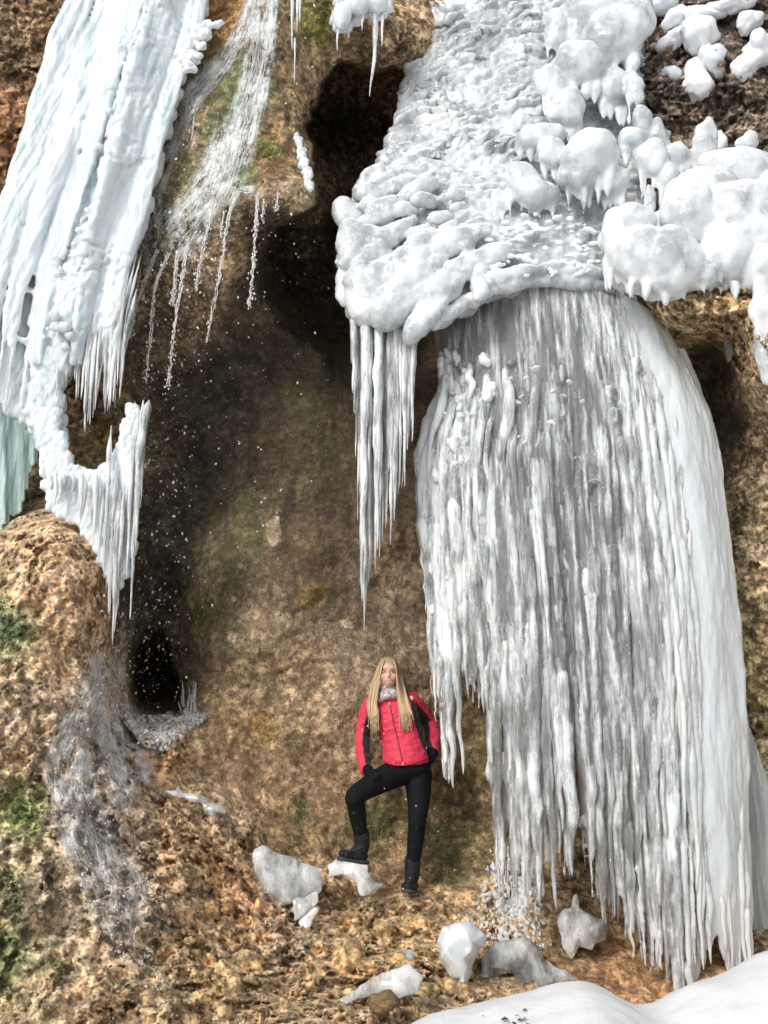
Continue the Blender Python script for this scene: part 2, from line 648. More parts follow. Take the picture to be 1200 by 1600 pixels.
# ground colour of the rock, wet cave rows near black with shade partly put in: u, v, r, g, b, wetness, roughness of relief
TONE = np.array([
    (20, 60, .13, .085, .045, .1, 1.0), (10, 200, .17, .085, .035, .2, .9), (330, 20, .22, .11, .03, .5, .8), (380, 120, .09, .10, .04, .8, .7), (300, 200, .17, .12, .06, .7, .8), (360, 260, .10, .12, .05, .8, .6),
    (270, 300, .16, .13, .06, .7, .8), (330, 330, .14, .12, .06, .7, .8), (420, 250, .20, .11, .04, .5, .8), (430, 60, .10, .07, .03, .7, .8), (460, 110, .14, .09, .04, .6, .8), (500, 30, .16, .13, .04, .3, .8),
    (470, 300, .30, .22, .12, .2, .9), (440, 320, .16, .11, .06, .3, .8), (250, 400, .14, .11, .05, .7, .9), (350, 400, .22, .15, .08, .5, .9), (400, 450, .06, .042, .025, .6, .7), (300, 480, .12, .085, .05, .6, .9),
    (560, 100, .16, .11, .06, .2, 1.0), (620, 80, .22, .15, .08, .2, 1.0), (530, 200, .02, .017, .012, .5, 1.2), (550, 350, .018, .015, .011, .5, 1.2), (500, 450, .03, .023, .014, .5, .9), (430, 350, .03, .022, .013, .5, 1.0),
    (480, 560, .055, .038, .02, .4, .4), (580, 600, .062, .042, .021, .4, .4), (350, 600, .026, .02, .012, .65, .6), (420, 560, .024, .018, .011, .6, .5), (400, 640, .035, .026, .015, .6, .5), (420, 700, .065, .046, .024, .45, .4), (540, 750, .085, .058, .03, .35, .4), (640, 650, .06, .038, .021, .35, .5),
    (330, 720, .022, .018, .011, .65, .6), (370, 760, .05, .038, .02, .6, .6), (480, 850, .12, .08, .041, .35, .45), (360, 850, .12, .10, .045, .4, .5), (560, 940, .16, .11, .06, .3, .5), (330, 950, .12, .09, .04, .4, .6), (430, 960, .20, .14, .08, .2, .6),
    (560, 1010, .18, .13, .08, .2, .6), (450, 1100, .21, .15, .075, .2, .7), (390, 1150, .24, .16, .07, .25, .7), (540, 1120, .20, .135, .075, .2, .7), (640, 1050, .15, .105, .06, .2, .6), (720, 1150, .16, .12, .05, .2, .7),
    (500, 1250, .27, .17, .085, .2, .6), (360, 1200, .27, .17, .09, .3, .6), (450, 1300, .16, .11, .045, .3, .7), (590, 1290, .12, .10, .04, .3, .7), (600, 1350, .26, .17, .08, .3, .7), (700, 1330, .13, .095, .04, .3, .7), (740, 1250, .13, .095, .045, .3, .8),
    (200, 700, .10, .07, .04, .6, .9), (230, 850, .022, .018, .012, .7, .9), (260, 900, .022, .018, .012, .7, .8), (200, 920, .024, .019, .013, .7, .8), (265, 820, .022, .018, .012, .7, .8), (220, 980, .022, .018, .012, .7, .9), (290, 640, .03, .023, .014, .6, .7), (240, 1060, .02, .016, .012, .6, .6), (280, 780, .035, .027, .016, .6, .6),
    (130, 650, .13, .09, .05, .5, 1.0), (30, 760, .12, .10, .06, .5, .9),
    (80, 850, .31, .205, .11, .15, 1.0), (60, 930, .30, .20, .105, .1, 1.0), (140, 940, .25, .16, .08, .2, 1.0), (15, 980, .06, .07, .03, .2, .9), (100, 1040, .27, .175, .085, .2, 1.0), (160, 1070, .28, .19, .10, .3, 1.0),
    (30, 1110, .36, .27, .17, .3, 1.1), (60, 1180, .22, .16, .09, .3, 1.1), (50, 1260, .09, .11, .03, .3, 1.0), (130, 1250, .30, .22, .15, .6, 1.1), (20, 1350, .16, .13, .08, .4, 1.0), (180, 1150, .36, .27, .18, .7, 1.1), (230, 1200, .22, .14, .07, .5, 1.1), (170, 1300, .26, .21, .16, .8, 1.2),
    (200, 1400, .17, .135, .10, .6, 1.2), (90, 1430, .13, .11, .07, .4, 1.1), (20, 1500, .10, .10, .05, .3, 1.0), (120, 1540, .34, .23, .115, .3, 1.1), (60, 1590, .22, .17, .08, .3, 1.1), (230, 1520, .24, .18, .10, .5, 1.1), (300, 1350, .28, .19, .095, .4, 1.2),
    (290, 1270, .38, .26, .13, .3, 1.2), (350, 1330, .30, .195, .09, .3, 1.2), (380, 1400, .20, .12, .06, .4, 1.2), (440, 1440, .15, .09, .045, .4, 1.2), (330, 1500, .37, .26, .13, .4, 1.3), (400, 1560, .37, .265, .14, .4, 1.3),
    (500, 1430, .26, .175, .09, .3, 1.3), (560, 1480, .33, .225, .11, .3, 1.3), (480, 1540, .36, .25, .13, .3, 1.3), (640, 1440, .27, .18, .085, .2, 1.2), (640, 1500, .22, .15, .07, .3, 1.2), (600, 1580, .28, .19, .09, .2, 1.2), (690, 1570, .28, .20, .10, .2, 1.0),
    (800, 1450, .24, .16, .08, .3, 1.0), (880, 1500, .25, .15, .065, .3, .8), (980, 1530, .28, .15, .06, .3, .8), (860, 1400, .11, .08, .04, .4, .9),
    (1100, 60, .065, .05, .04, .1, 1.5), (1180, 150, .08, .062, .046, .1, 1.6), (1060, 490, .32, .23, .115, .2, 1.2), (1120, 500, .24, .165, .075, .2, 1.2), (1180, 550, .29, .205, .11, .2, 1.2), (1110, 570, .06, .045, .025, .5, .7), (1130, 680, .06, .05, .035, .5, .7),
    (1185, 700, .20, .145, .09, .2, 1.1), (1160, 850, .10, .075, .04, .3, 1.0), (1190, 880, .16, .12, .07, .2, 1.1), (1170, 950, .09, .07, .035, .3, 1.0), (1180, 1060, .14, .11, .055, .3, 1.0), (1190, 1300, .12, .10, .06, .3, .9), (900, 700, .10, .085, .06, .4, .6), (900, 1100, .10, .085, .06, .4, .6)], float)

_gu = np.arange(-420, 1621, 10.0)
_gv = np.arange(-420, 2021, 10.0)
_GU, _GV = np.meshgrid(_gu, _gv)


def _tps(pts, val, lam=0.02):
    p = pts / 400.0
    d = np.linalg.norm(p[:, None] - p[None], axis=2)
    K = np.where(d > 0, d * d * np.log(d + 1e-12), 0) + lam * 0.02 * np.eye(len(p))
    Pm = np.concatenate([np.ones((len(p), 1)), p], 1)
    A = np.block([[K, Pm], [Pm.T, np.zeros((3, 3))]])
    x = np.linalg.solve(A, np.concatenate([val, np.zeros(3)]))
    q = np.stack([_GU.ravel(), _GV.ravel()], 1) / 400.0
    out = x[-3] + q @ x[-2:]
    for i in range(len(p)):
        r2 = ((q - p[i]) ** 2).sum(1)
        out += x[i] * 0.5 * r2 * np.log(r2 + 1e-12)
    return out.reshape(_GU.shape)


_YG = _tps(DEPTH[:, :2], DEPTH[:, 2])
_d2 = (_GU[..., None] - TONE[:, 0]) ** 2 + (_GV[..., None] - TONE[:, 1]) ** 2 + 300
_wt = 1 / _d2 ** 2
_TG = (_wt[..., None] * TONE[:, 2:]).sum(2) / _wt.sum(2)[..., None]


def gsamp(G, u, v):
    x = np.clip((np.asarray(u, float) - _gu[0]) / 10, 0, len(_gu) - 1.001)
    y = np.clip((np.asarray(v, float) - _gv[0]) / 10, 0, len(_gv) - 1.001)
    i, j = x.astype(int), y.astype(int)
    fx, fy = x - i, y - j
    if G.ndim == 3:
        fx, fy = fx[..., None], fy[..., None]
    return G[j, i] * (1 - fx) * (1 - fy) + G[j, i + 1] * fx * (1 - fy) + G[j + 1, i] * (1 - fx) * fy + G[j + 1, i + 1] * fx * fy


def rock(u, v, full=False):
    """surface of the cliff at photo point u, v, with its relief"""
    u = np.asarray(u, float)
    v = np.asarray(v, float)
    e = np.stack([u / 40.0, v / 40.0, np.zeros_like(u)], -1)
    wob = 11 * pn(e, 1.0, 401) + 8 * pn(e, 2.7, 402)
    uL = interp(v, [(90, 540), (115, 512), (150, 490), (200, 482), (250, 490), (300, 496), (325, 490), (340, 455), (365, 425), (400, 412), (450, 430), (520, 470), (560, 520)])
    wid = np.interp(v, [325, 350, 480], [9, 22, 60])
    cave = sstep(-0.6 * wid, wid, u - uL + wob) * sstep(92, 112, v + wob - .12 * (u - 540)) * sstep(640, 430, v) * sstep(740, 640, u)
    hole = sstep(-4, 6, interp(v, [(960, 246), (985, 256), (1040, 268), (1080, 284), (1110, 290)]) - u + .7 * wob) * sstep(195, 225, u) * sstep(960, 1030, v) * sstep(1122, 1108, v + .6 * wob)
    base = P(u, v, gsamp(_YG, u, v) + 1.7 * cave + 0.9 * hole)
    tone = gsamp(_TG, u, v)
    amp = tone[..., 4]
    n_big = fbm(base, 1.3, 3, 1)
    n_mid = ridged(base + 0.05 * n_big[..., None], 3.4, 3, 5)
    st = base * np.array([1, 1, 0.33])
    n_str = fbm(st, 7.0, 3, 9)
    n_f = fbm(base, 15, 3, 14)
    wv = worley(base + 0.02 * n_f[..., None], 11, 3)
    wb = base + (0.05 * n_f + 0.10 * n_mid)[..., None]
    dg = np.stack([base[..., 0] * 0.8 + base[..., 2] * 0.5, base[..., 1], (base[..., 2] - base[..., 0]) * 0.45], -1)
    fc = 0.17 * facets(wb * np.array([1, 1, .7]), 2.3, 3) + 0.055 * facets(wb, 6.0, 11) + 0.14 * (ridged(dg, 2.6, 3, 15) - .3)
    lump = fbm(base, 5.5, 4, 19, 0.6)
    crumb = fbm(base, 22, 4, 23, 0.7)
    where = 0.5 + 0.5 * sstep(-0.25, 0.35, fbm(base, 1.9, 2, 27))
    rough_lo = np.clip((amp - 0.72) * 2.0, 0, 0.95)
    d = 0.10 * n_big + amp * (0.06 * (n_mid - 0.25) + 0.03 * n_str + 0.016 * n_f + 0.05 * lump * where) + rough_lo * where * (0.045 * crumb + 0.05 * np.abs(lump) - 0.07 * sstep(0.35, 0.75, fbm(st, 9, 3, 33)) + 0.03 * (0.5 - wv))
    crust = sstep(0.0, 0.12, fbm(base, 6.5, 5, 71, 0.66))
    d = d + rough_lo * (fc + 0.03 * (crust - .4))
    d = d + 0.007 * amp * crumb + 0.02 * np.clip(amp - .6, 0, 1) * sstep(.2, .0, np.abs(fbm(base, 3.1, 3, 41))) * -1.0
    # keep a level foothold where the hiker stands
    foot = np.exp(-(((u - 640) / 45) ** 2 + ((v - 1396) / 22) ** 2))
    d = d * (1 - 0.85 * foot)
    out = base - nrm(base - CAM) * d[..., None]
    if not full:
        return out
    return out, base, tone, (n_big, n_mid, n_str, n_f, wv, crust, rough_lo)


def axis(lo, hi, fine, far, n):
    a = np.arange(lo, hi + fine, fine)
    k = (np.linspace(0, 1, n + 1)[1:]) ** 1.6
    return np.concatenate([(lo - far * k)[::-1], a, hi + far * k])


AU = axis(-30, 1230, 2.6, 900, 60)
AV = axis(-30, 1630, 2.5, 700, 50)
UU, VV = np.meshgrid(AU, AV)
RP, RB, RT, RN = rock(UU, VV, True)
nb, nm, ns, nf, wv, crust, rough_lo = RN
col = RT[..., :3].copy()
wet = RT[..., 3].copy()
a = fbm(RB, 2.6, 4, 31)
b = fbm(RB, 9, 4, 37)
# lighter worn crusts, darker cavities, moss and ochre stain
tan = np.array([.40, .265, .15])
col += (tan - col) * (np.clip(b * 1.3 - 0.15, 0, 1) * 0.55 * np.clip(RT[..., 4], 0, 1.2) * np.clip(col.sum(-1) / .5, 0, 1))[..., None]
col *= (1 + 0.5 * np.clip(a, -0.8, 0.8))[..., None]
col *= (1 + (crust - .35) * 0.6 * np.clip(RT[..., 4] - .25, 0, 1))[..., None]
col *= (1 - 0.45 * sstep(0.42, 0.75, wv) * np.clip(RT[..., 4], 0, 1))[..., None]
streak = fbm(RB * np.array([1, 1, 0.08]), 5.5, 3, 44)
mid = np.exp(-(((UU - 480) / 220) ** 2 + ((VV - 720) / 260) ** 2))
col *= (1 - 0.55 * sstep(0.1, 0.5, streak) * mid)[..., None]
wet = np.clip(wet + 0.4 * sstep(0.1, 0.5, streak) * mid, 0, 1)
moss = fbm(RB, 4.2, 4, 51)
SC = 2.0 + 2.2 * sstep(.75, 1.05, RT[..., 4]) * sstep(600, 1000, VV) + .6 * sstep(.75, 1.05, RT[..., 4])


def moss_spot(u0, v0, ru, rv, k, colr):
    g = np.exp(-(((UU - u0) / ru) ** 2 + ((VV - v0) / rv) ** 2)) * k
    g = sstep(0.35, 0.75, g * (1 + moss * 0.9))
    col[:] += (np.array(colr) * (1.7 / SC)[..., None] - col) * (g * 0.65)[..., None]


for s in [(365, 220, 60, 110, .9, (.085, .115, .035)), (270, 300, 70, 70, .8, (.10, .11, .035)), (425, 235, 25, 35, .9, (.11, .14, .02)), (500, 35, 40, 40, 1, (.16, .15, .03)),
          (50, 1255, 40, 45, .8, (.08, .10, .03)), (10, 970, 20, 70, .8, (.045, .07, .03)), (20, 1390, 30, 60, .9, (.06, .085, .025)), (95, 1520, 25, 30, .8, (.08, .10, .03)), (5, 1500, 25, 60, .9, (.06, .08, .02)),
          (325, 950, 40, 40, .75, (.10, .105, .03)), (470, 1260, 25, 40, .85, (.075, .085, .025)), (590, 1300, 55, 45, .8, (.085, .085, .03)), (700, 1320, 60, 80, .8, (.085, .085, .03)),
          (500, 620, 120, 260, .55, (.075, .07, .02)), (380, 850, 60, 120, .6, (.10, .09, .03)), (610, 1490, 30, 30, .8, (.11, .115, .02)), (490, 930, 30, 22, 1.1, (.22, .145, .025)), (412, 1140, 30, 40, 1.0, (.22, .13, .02)),
          (735, 1210, 30, 40, .8, (.16, .11, .03)), (160, 690, 25, 60, .7, (.17, .12, .02)), (10, 230, 14, 40, .7, (.24, .10, .03)), (1130, 900, 40, 100, .7, (.10, .085, .03)), (1170, 1110, 40, 50, .8, (.09, .09, .03))]:
    moss_spot(*s)
pale = sstep(.05, .45, fbm(RB * np.array([1, 1, .6]), 2.3, 5, 57, .6)) * sstep(.8, 1.0, RT[..., 4]) * sstep(820, 1050, VV)
col += (np.array([.30, .225, .15]) - col) * (pale * .55)[..., None]
# fresh spalls: pale scars on the brown wall, lime crusts by the wet channel
scar = fbm(RB, 11, 3, 61)
for (u0, v0, ru, rv, k) in [(428, 828, 13, 24, 1.25), (365, 935, 8, 10, .9), (362, 995, 10, 14, .9), (375, 885, 7, 8, .9), (432, 965, 14, 9, .9), (540, 975, 14, 10, .7), (160, 1060, 22, 26, .8), (350, 1240, 30, 25, .8), (205, 1280, 20, 24, .8)]:
    g = sstep(0.5, 0.62, np.exp(-(((UU - u0) / ru) ** 2 + ((VV - v0) / rv) ** 2)) * k + scar * 0.35)
    col += (np.array([.50, .37, .22]) - col) * (g * 0.9)[..., None]
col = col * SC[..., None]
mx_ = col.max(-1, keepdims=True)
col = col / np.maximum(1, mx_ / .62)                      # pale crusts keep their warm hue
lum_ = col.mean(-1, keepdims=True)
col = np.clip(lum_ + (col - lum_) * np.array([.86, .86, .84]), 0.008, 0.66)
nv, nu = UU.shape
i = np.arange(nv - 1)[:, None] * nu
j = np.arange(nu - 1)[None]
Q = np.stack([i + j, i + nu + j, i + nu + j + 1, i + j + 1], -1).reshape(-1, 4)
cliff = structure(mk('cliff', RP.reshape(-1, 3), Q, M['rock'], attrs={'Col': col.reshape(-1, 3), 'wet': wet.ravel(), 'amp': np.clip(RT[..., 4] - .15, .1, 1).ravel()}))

# snow-covered ground round and behind the photographer
n = 90
gx = np.sign(np.linspace(-1, 1, n)) * np.abs(np.linspace(-1, 1, n)) ** 3 * 400
GX, GY = np.meshgrid(gx, gx)
GZ = 0.12 * fbm(np.stack([GX, GY, GX * 0], -1), 0.35, 3, 70) - 0.25
i = np.arange(n - 1)[:, None] * n
j = np.arange(n - 1)[None]
structure(mk('snow_ground', np.stack([GX, GY, GZ], -1).reshape(-1, 3), np.stack([i + j, i + j + 1, i + n + j + 1, i + n + j], -1).reshape(-1, 4), M['snow']))

# the snow bank in front
CREST = [(-3, -.6), (560, -.6), (600, -.3), (645, 1602), (700, 1586), (780, 1568), (850, 1551), (905, 1537), (945, 1542), (980, 1572), (1005, 1588), (1035, 1585), (1060, 1566), (1090, 1545), (1130, 1533), (1165, 1528), (1180, 1512), (1200, 1497), (1240, 1480), (1400, 1470)]
cr = np.array([(645, 1602)] + CREST[4:], float)
cw = P(cr[:, 0], cr[:, 1], 3.3)
bx = np.linspace(-0.6, 3.2, 220)
by = np.linspace(1.6, 4.6, 150)
BX, BY = np.meshgrid(bx, by)
xs = np.concatenate([[-2, -0.5], cw[:, 0], [4]])
zs = np.concatenate([[-0.1, 0.35], cw[:, 2], [cw[-1, 2]]])
crest_z = np.interp(BX, xs, zs)
k = np.ones(9) / 9
crest_z = np.apply_along_axis(lambda r: np.convolve(np.pad(r, 4, 'edge'), k, 'valid'), 1, crest_z)
fall = np.where(BY > 3.3, ((BY - 3.3) / 1.25) ** 2, ((3.3 - BY) / 1.7) ** 2)
bp = np.stack([BX, BY, BX * 0], -1)
BZ = crest_z * (1 - fall) + (-0.35) * fall + 0.035 * fbm(bp, 2.2, 3, 81) * np.clip(fall * 4, 0.2, 1) + 0.008 * fbm(bp, 9, 3, 85)
i = np.arange(len(by) - 1)[:, None] * len(bx)
j = np.arange(len(bx) - 1)[None]
structure(mk('snow_bank', np.stack([BX, BY, BZ], -1).reshape(-1, 3), np.stack([i + j, i + j + 1, i + len(bx) + j + 1, i + len(bx) + j], -1).reshape(-1, 4), M['snow']))


def bank_z(x, y):
    ix = np.clip(np.searchsorted(bx, x), 0, len(bx) - 1)
    iy = np.clip(np.searchsorted(by, y), 0, len(by) - 1)
    return BZ[iy, ix]

# ------------------------------------------------------------------ ice: builders
def icicle_mesh(path, r0, seed, sides=8, lump=0.3, tip=0.0025, bulge=False, frost=0.0, power=0.75, taper_from=0.0, grow=0.0):
    """a hanging column of ice: lumpy, ringed, drawn out to a drip at the end"""
    p = np.asarray(path, float)
    L = np.linalg.norm(np.diff(p, axis=0), axis=1).sum()
    n = int(np.clip(L / 0.025, 12, 120))
    p = spline(p, n)
    t = np.linspace(0, 1, n)
    s0 = np.stack([t * L * 5, np.full(n, seed * 1.7), np.zeros(n)], 1)
    p = p + np.stack([pn(s0, 0.7, 3), pn(s0, 0.7, 4), 0 * t], 1) * min(0.4 * r0, 0.02) * sstep(0, 0.15, t)[:, None]
    tt = np.clip((t - taper_from) / (1 - taper_from), 0, 1)
    r = r0 * (1 - tt) ** power * (1 + lump * pn(s0, 1.0, 1) + 0.5 * lump * pn(s0, 3.1, 2)) + tip
    r *= 1 + 0.035 * np.sin(t * L / 0.012 + 3 * pn(s0, 1.3, 5))
    if grow:
        r *= sstep(-0.25 * grow, grow, t)
    if bulge:
        r *= np.sqrt(np.clip(1 - (1 - np.clip(t * L / (1.3 * r0), 0, 1)) ** 2, 0.02, 1))
    V, T, Q = tube(p, r, sides)
    nr = n * sides
    ctr = np.repeat(p, sides, 0)
    q = V[:nr] * np.array([1, 1, 0.35])
    k = 1 + 0.22 * pn(q, 0.5 / r0, 7 + seed % 5) + 0.12 * pn(V[:nr], 1.2 / r0, 9)
    V[:nr] = ctr + (V[:nr] - ctr) * k[:, None]
    f = np.clip(frost + 0.35 * pn(V, 3.0, 12) + 0.25 * pn(V, 9.0, 13), 0, 1)
    return V, T, Q, f


def icicle(parent, mat, path, r0, seed, name='icicle', **kw):
    V, T, Q, f = icicle_mesh(path, r0, seed, **kw)
    return mk(name, V, [T, Q], mat, parent, {'frost': f})


def fused(name, mb, voxel, mat, parent=None, smooth=3, rough=((9, .012), (30, .005)), frost=0.0, stretch=(1, 1, 1), extra=None, cull=False):
    V, Q, N = remesh(mb, voxel, smooth)
    if cull:
        V, Q, N = cull_back(V, Q, N)
    d = sum(a * fbm(V * np.array(stretch), f, 2, 3 + i * 4) for i, (f, a) in enumerate(rough))
    if extra is not None:
        d = d + extra(V, N)
    V = V + N * np.asarray(d)[:, None]
    f = np.clip(frost + 0.3 * fbm(V * np.array(stretch), 2.5, 3, 21), 0, 1)
    return mk(name, V, Q, mat, parent, {'frost': f})


def flow_axes(tan, nor, L, W, T, tilt=0.0):
    t = nrm(tan)
    nn = nrm(nor - t * (nor @ t))
    t2 = t * math.cos(tilt) + nn * math.sin(tilt)
    n2 = nn * math.cos(tilt) - t * math.sin(tilt)
    return np.stack([t2 * L, np.cross(n2, t2) * W, n2 * T])


def blob(mb, u, v, ru, rv, Y, rd=None, n=3):
    k = mpp(v, Y)
    c = P(u, v, Y)
    rd = rd or 0.8 * min(ru, rv)
    mb.add(*ellipsoid(c, np.diag([ru * k, rd * k, rv * k]), n))


def drip(mb, u, v0, v1, Y, r, lean=0):
    k = mpp(v0, Y)
    p = spline([P(u, v0, Y), P(u + lean * .5, (v0 + v1) / 2, Y), P(u + lean, v1, Y)], 14)
    V, T, Q = tube(p, r * k * (1 - np.linspace(0, 1, 14)) ** 0.7 + 0.003, 8)
    mb.add(V, T, Q)


# ------------------------------------------------------------------ the big frozen waterfall on the right: snowy bell of ice
DOME_POLY = [(652, -70), (648, 60), (640, 130), (622, 190), (590, 270), (548, 312), (540, 370), (544, 430), (556, 490), (575, 508), (640, 508), (690, 496), (730, 468), (775, 446), (850, 430), (930, 436), (985, 440), (1010, 400), (1010, 300), (1000, 200), (1002, 60), (1005, -70)]


def domeY(u, v):
    ym = interp(v, [(-70, 6.72), (60, 6.62), (160, 6.5), (250, 6.3), (320, 6.1), (400, 5.98), (470, 5.95), (520, 5.98)])
    uc = interp(v, [(-70, 830), (150, 810), (300, 775), (450, 770)])
    hw = interp(v, [(-70, 200), (150, 215), (300, 250), (450, 260)])
    q = np.clip(np.abs(u - uc) / hw, 0, 1)
    return ym + 0.38 * (1 - np.sqrt(np.clip(1 - q * q, 0, 1)))


def at_dome(u, v, off=0.0):
    return P(u, v, domeY(u, v) - off)


dome = empty('frozen_waterfall', P(770, 520, 6.1), 'huge bell of lumpy snow-dusted ice bulging over the clear ice curtain', 'frozen waterfall')
mb = MB()
splat(mb, DOME_POLY, lambda u, v: domeY(u, v) + 0.05, 13, 0.085)
k = 0
while k < 60:                                    # overlapping frozen splashes: slim and dense high up, broad petals low on the bulge
    u, v = rng.uniform(535, 1000), rng.uniform(-60, 505)
    if not inpoly(np.array([u]), np.array([v]), DOME_POLY)[0]:
        continue
    low = float(sstep(210, 400, v) * sstep(860, 640, u))
    if low < 0.35:
        continue
    k += 1
    e = 4.0
    n0 = nrm(np.cross(at_dome(u + e, v) - at_dome(u - e, v), at_dome(u, v + e) - at_dome(u, v - e)))
    if n0 @ (CAM - at_dome(u, v)) < 0:
        n0 = -n0
    du, dv = (-0.45, 1.0) if low < 0.3 else nrm(np.array([u - 800.0, v - 265.0])) * np.array([1, 1])
    if u > 760 and v > 300:
        du, dv = nrm(np.array([u - 740.0, 60.0]))
    du += rng.normal(0, .25)
    tan = at_dome(u + 6 * du, v + 6 * dv) - at_dome(u, v)
    L = (0.05 + 0.085 * low) * rng.uniform(0.75, 1.5)
    W = L * rng.uniform(0.32, 0.5)
    T = W * rng.uniform(0.6, 0.9)
    mb.add(*ellipsoid(at_dome(u, v, 0.028 + 0.03 * low), flow_axes(tan, n0, L, W, T, rng.uniform(0.1, 0.5)), 2))
for (u, v, ru, rv, tl) in [(545, 335, 20, 30, .5), (556, 395, 30, 60, .15), (572, 455, 34, 56, .1), (612, 478, 40, 34, .6), (600, 330, 34, 22, .6), (650, 435, 44, 28, .5), (650, 300, 40, 16, .6), (700, 385, 48, 22, .5), (690, 450, 40, 24, .5), (585, 290, 36, 16, .6),
                           (632, 468, 22, 26, .3), (660, 455, 22, 24, .3), (720, 420, 42, 18, .5), (762, 400, 40, 16, .4), (540, 440, 14, 44, 0), (765, 440, 34, 10, .35), (812, 426, 36, 9, .15), (870, 420, 36, 9, 0), (920, 424, 32, 9, -.1)]:
    k_ = mpp(v, 6.0)
    ct, st = math.cos(tl), math.sin(tl)
    mb.add(*ellipsoid(P(u, v, float(domeY(u, v)) - 0.03), np.array([[ru * k_ * ct, 0, ru * k_ * st], [0, .8 * min(ru, rv) * k_, 0], [-rv * k_ * st, 0, rv * k_ * ct]]), 3))
# smooth rim that closes the bell along its lip
lip = [(672, 506), (705, 488), (745, 464), (790, 447), (850, 438), (910, 441), (960, 452)]
lp = np.array([P(u, v, domeY(u, v) + 0.02) for u, v in spline(lip, 40)])
V, T, Q = tube(lp, np.full(40, 0.045), 10)
mb.add(V, T, Q)
DC = P(810, 250, 6.2)


def splash_relief(V, N):
    x, z = V[:, 0] - DC[0], V[:, 2] - DC[2]
    wx, wz = 0.13 * fbm(V, 2.6, 3, 61), 0.13 * fbm(V, 2.6, 3, 62)
    x, z = x + wx + .012 * pn(V, 16, 63), z + wz + .012 * pn(V, 16, 64)
    r, th = np.hypot(x, z - .25), np.arctan2(x, -(z - .25))
    sv, lv = -z * .92 + x * .30, x * .92 + z * .38
    m_ = .25 + .95 * sstep(-.35, .4, fbm(V, 3.2, 2, 66))
    up_ = (scales(sv, lv, .125, .34, 1) * 0.085 + scales(sv, lv, .06, .15, 2) * .020) * m_
    lo_ = scales(r, th * .75, .26, .40, 3) * 0.06 * (.5 + .9 * pn(V, 3, 69)) + .012 * fbm(V, 7, 2, 70)
    k_ = sstep(.05, -.35, z)
    return up_ * (1 - k_) + lo_ * k_ + 0.004 * fbm(V, 34, 2, 67)


fused('ice_bell', mb, 0.0105, M['dome'], dome, smooth=12, rough=((60, .0015),), frost=0.05, extra=splash_relief, cull=True)
# rounded caps of frozen spray that grow out of the bell, each with its drips
mb = MB()
CAPS = [(818, 282, 36, 40, 6.08), (838, 212, 42, 30, 6.2), (868, 238, 30, 34, 6.12), (925, 232, 52, 46, 6.02), (905, 275, 34, 30, 6.05), (885, 165, 38, 36, 6.3), (865, 130, 26, 44, 6.38), (905, 95, 50, 48, 6.35), (960, 130, 34, 46, 6.4),
        (955, 50, 52, 60, 6.42), (930, 10, 62, 50, 6.45), (872, 40, 26, 50, 6.5), (985, 20, 34, 50, 6.45), (990, 130, 18, 32, 6.3), (1004, 185, 16, 28, 6.25), (985, 215, 24, 24, 6.2), (1030, 205, 16, 36, 6.25), (1015, 245, 26, 34, 6.15), (1060, 240, 26, 20, 6.2), (1040, 270, 20, 30, 6.15), (960, 280, 26, 26, 6.1), (1100, 215, 24, 46, 6.2), (1015, 300, 12, 24, 6.05), (780, 310, 18, 26, 6.12), (850, 300, 30, 24, 6.08)]
def cap(mb, u, v, ru, rv, Y, nd=3):
    """a snowy head with an icy skirt that narrows into drips"""
    k_ = mpp(v, Y)
    for q in range(2):
        du, dv = rng.uniform(-.45, .45) * ru, rng.uniform(-.3, .4) * rv
        f_ = rng.uniform(.5, .8)
        blob(mb, u + du, v + dv, ru * f_, rv * f_, Y + rng.uniform(-.03, .03))
    blob(mb, u, v + .1 * rv, ru * .8, rv * .8, Y)
    for q in range(nd):
        du = (q + .5 + rng.uniform(-.3, .3)) / nd * 2 - 1
        w_ = ru / nd * rng.uniform(.7, 1.3)
        p_ = spline(P(np.array([u + du * ru * .75, u + du * ru * .7, u + du * ru * .65]), np.array([v, v + .8 * rv, v + rv * rng.uniform(1.2, 2.1)]), Y + .01), 16)
        V, T, Q = tube(p_, np.stack([w_ * k_ * (1 - np.linspace(0, 1, 16)) ** .6 + .004, .8 * w_ * k_ * (1 - np.linspace(0, 1, 16)) ** .6 + .004], 1), 8)
        mb.add(V, T, Q)


for (u, v, ru, rv, Y) in CAPS:
    cap(mb, u, v, ru, rv, Y, 2 if ru < 25 else 4)
fused('spray_cap', mb, 0.010, M['dome'], dome, cull=True, smooth=16, rough=((4, .03), (11, .008)), frost=0.2)
# crusts of rough snow lying on the shoulder above the lip
mb = MB()
for q in range(330):
    u, v = rng.uniform(760, 945), rng.uniform(325, 432)
    if v < 330 + abs(u - 850) * 0.25 or pn(np.array([[u / 28, v / 14, 0]]))[0] < 0.03:
        continue
    k_ = rng.uniform(0.010, 0.026)
    mb.add(*ellipsoid(at_dome(u, v, 0.05), np.diag([k_ * 1.5, k_, k_ * 0.8]), 2))
stuff(fused('snow_crust', mb, 0.007, M['snow'], dome, smooth=2, rough=((30, .006), (80, .003))))

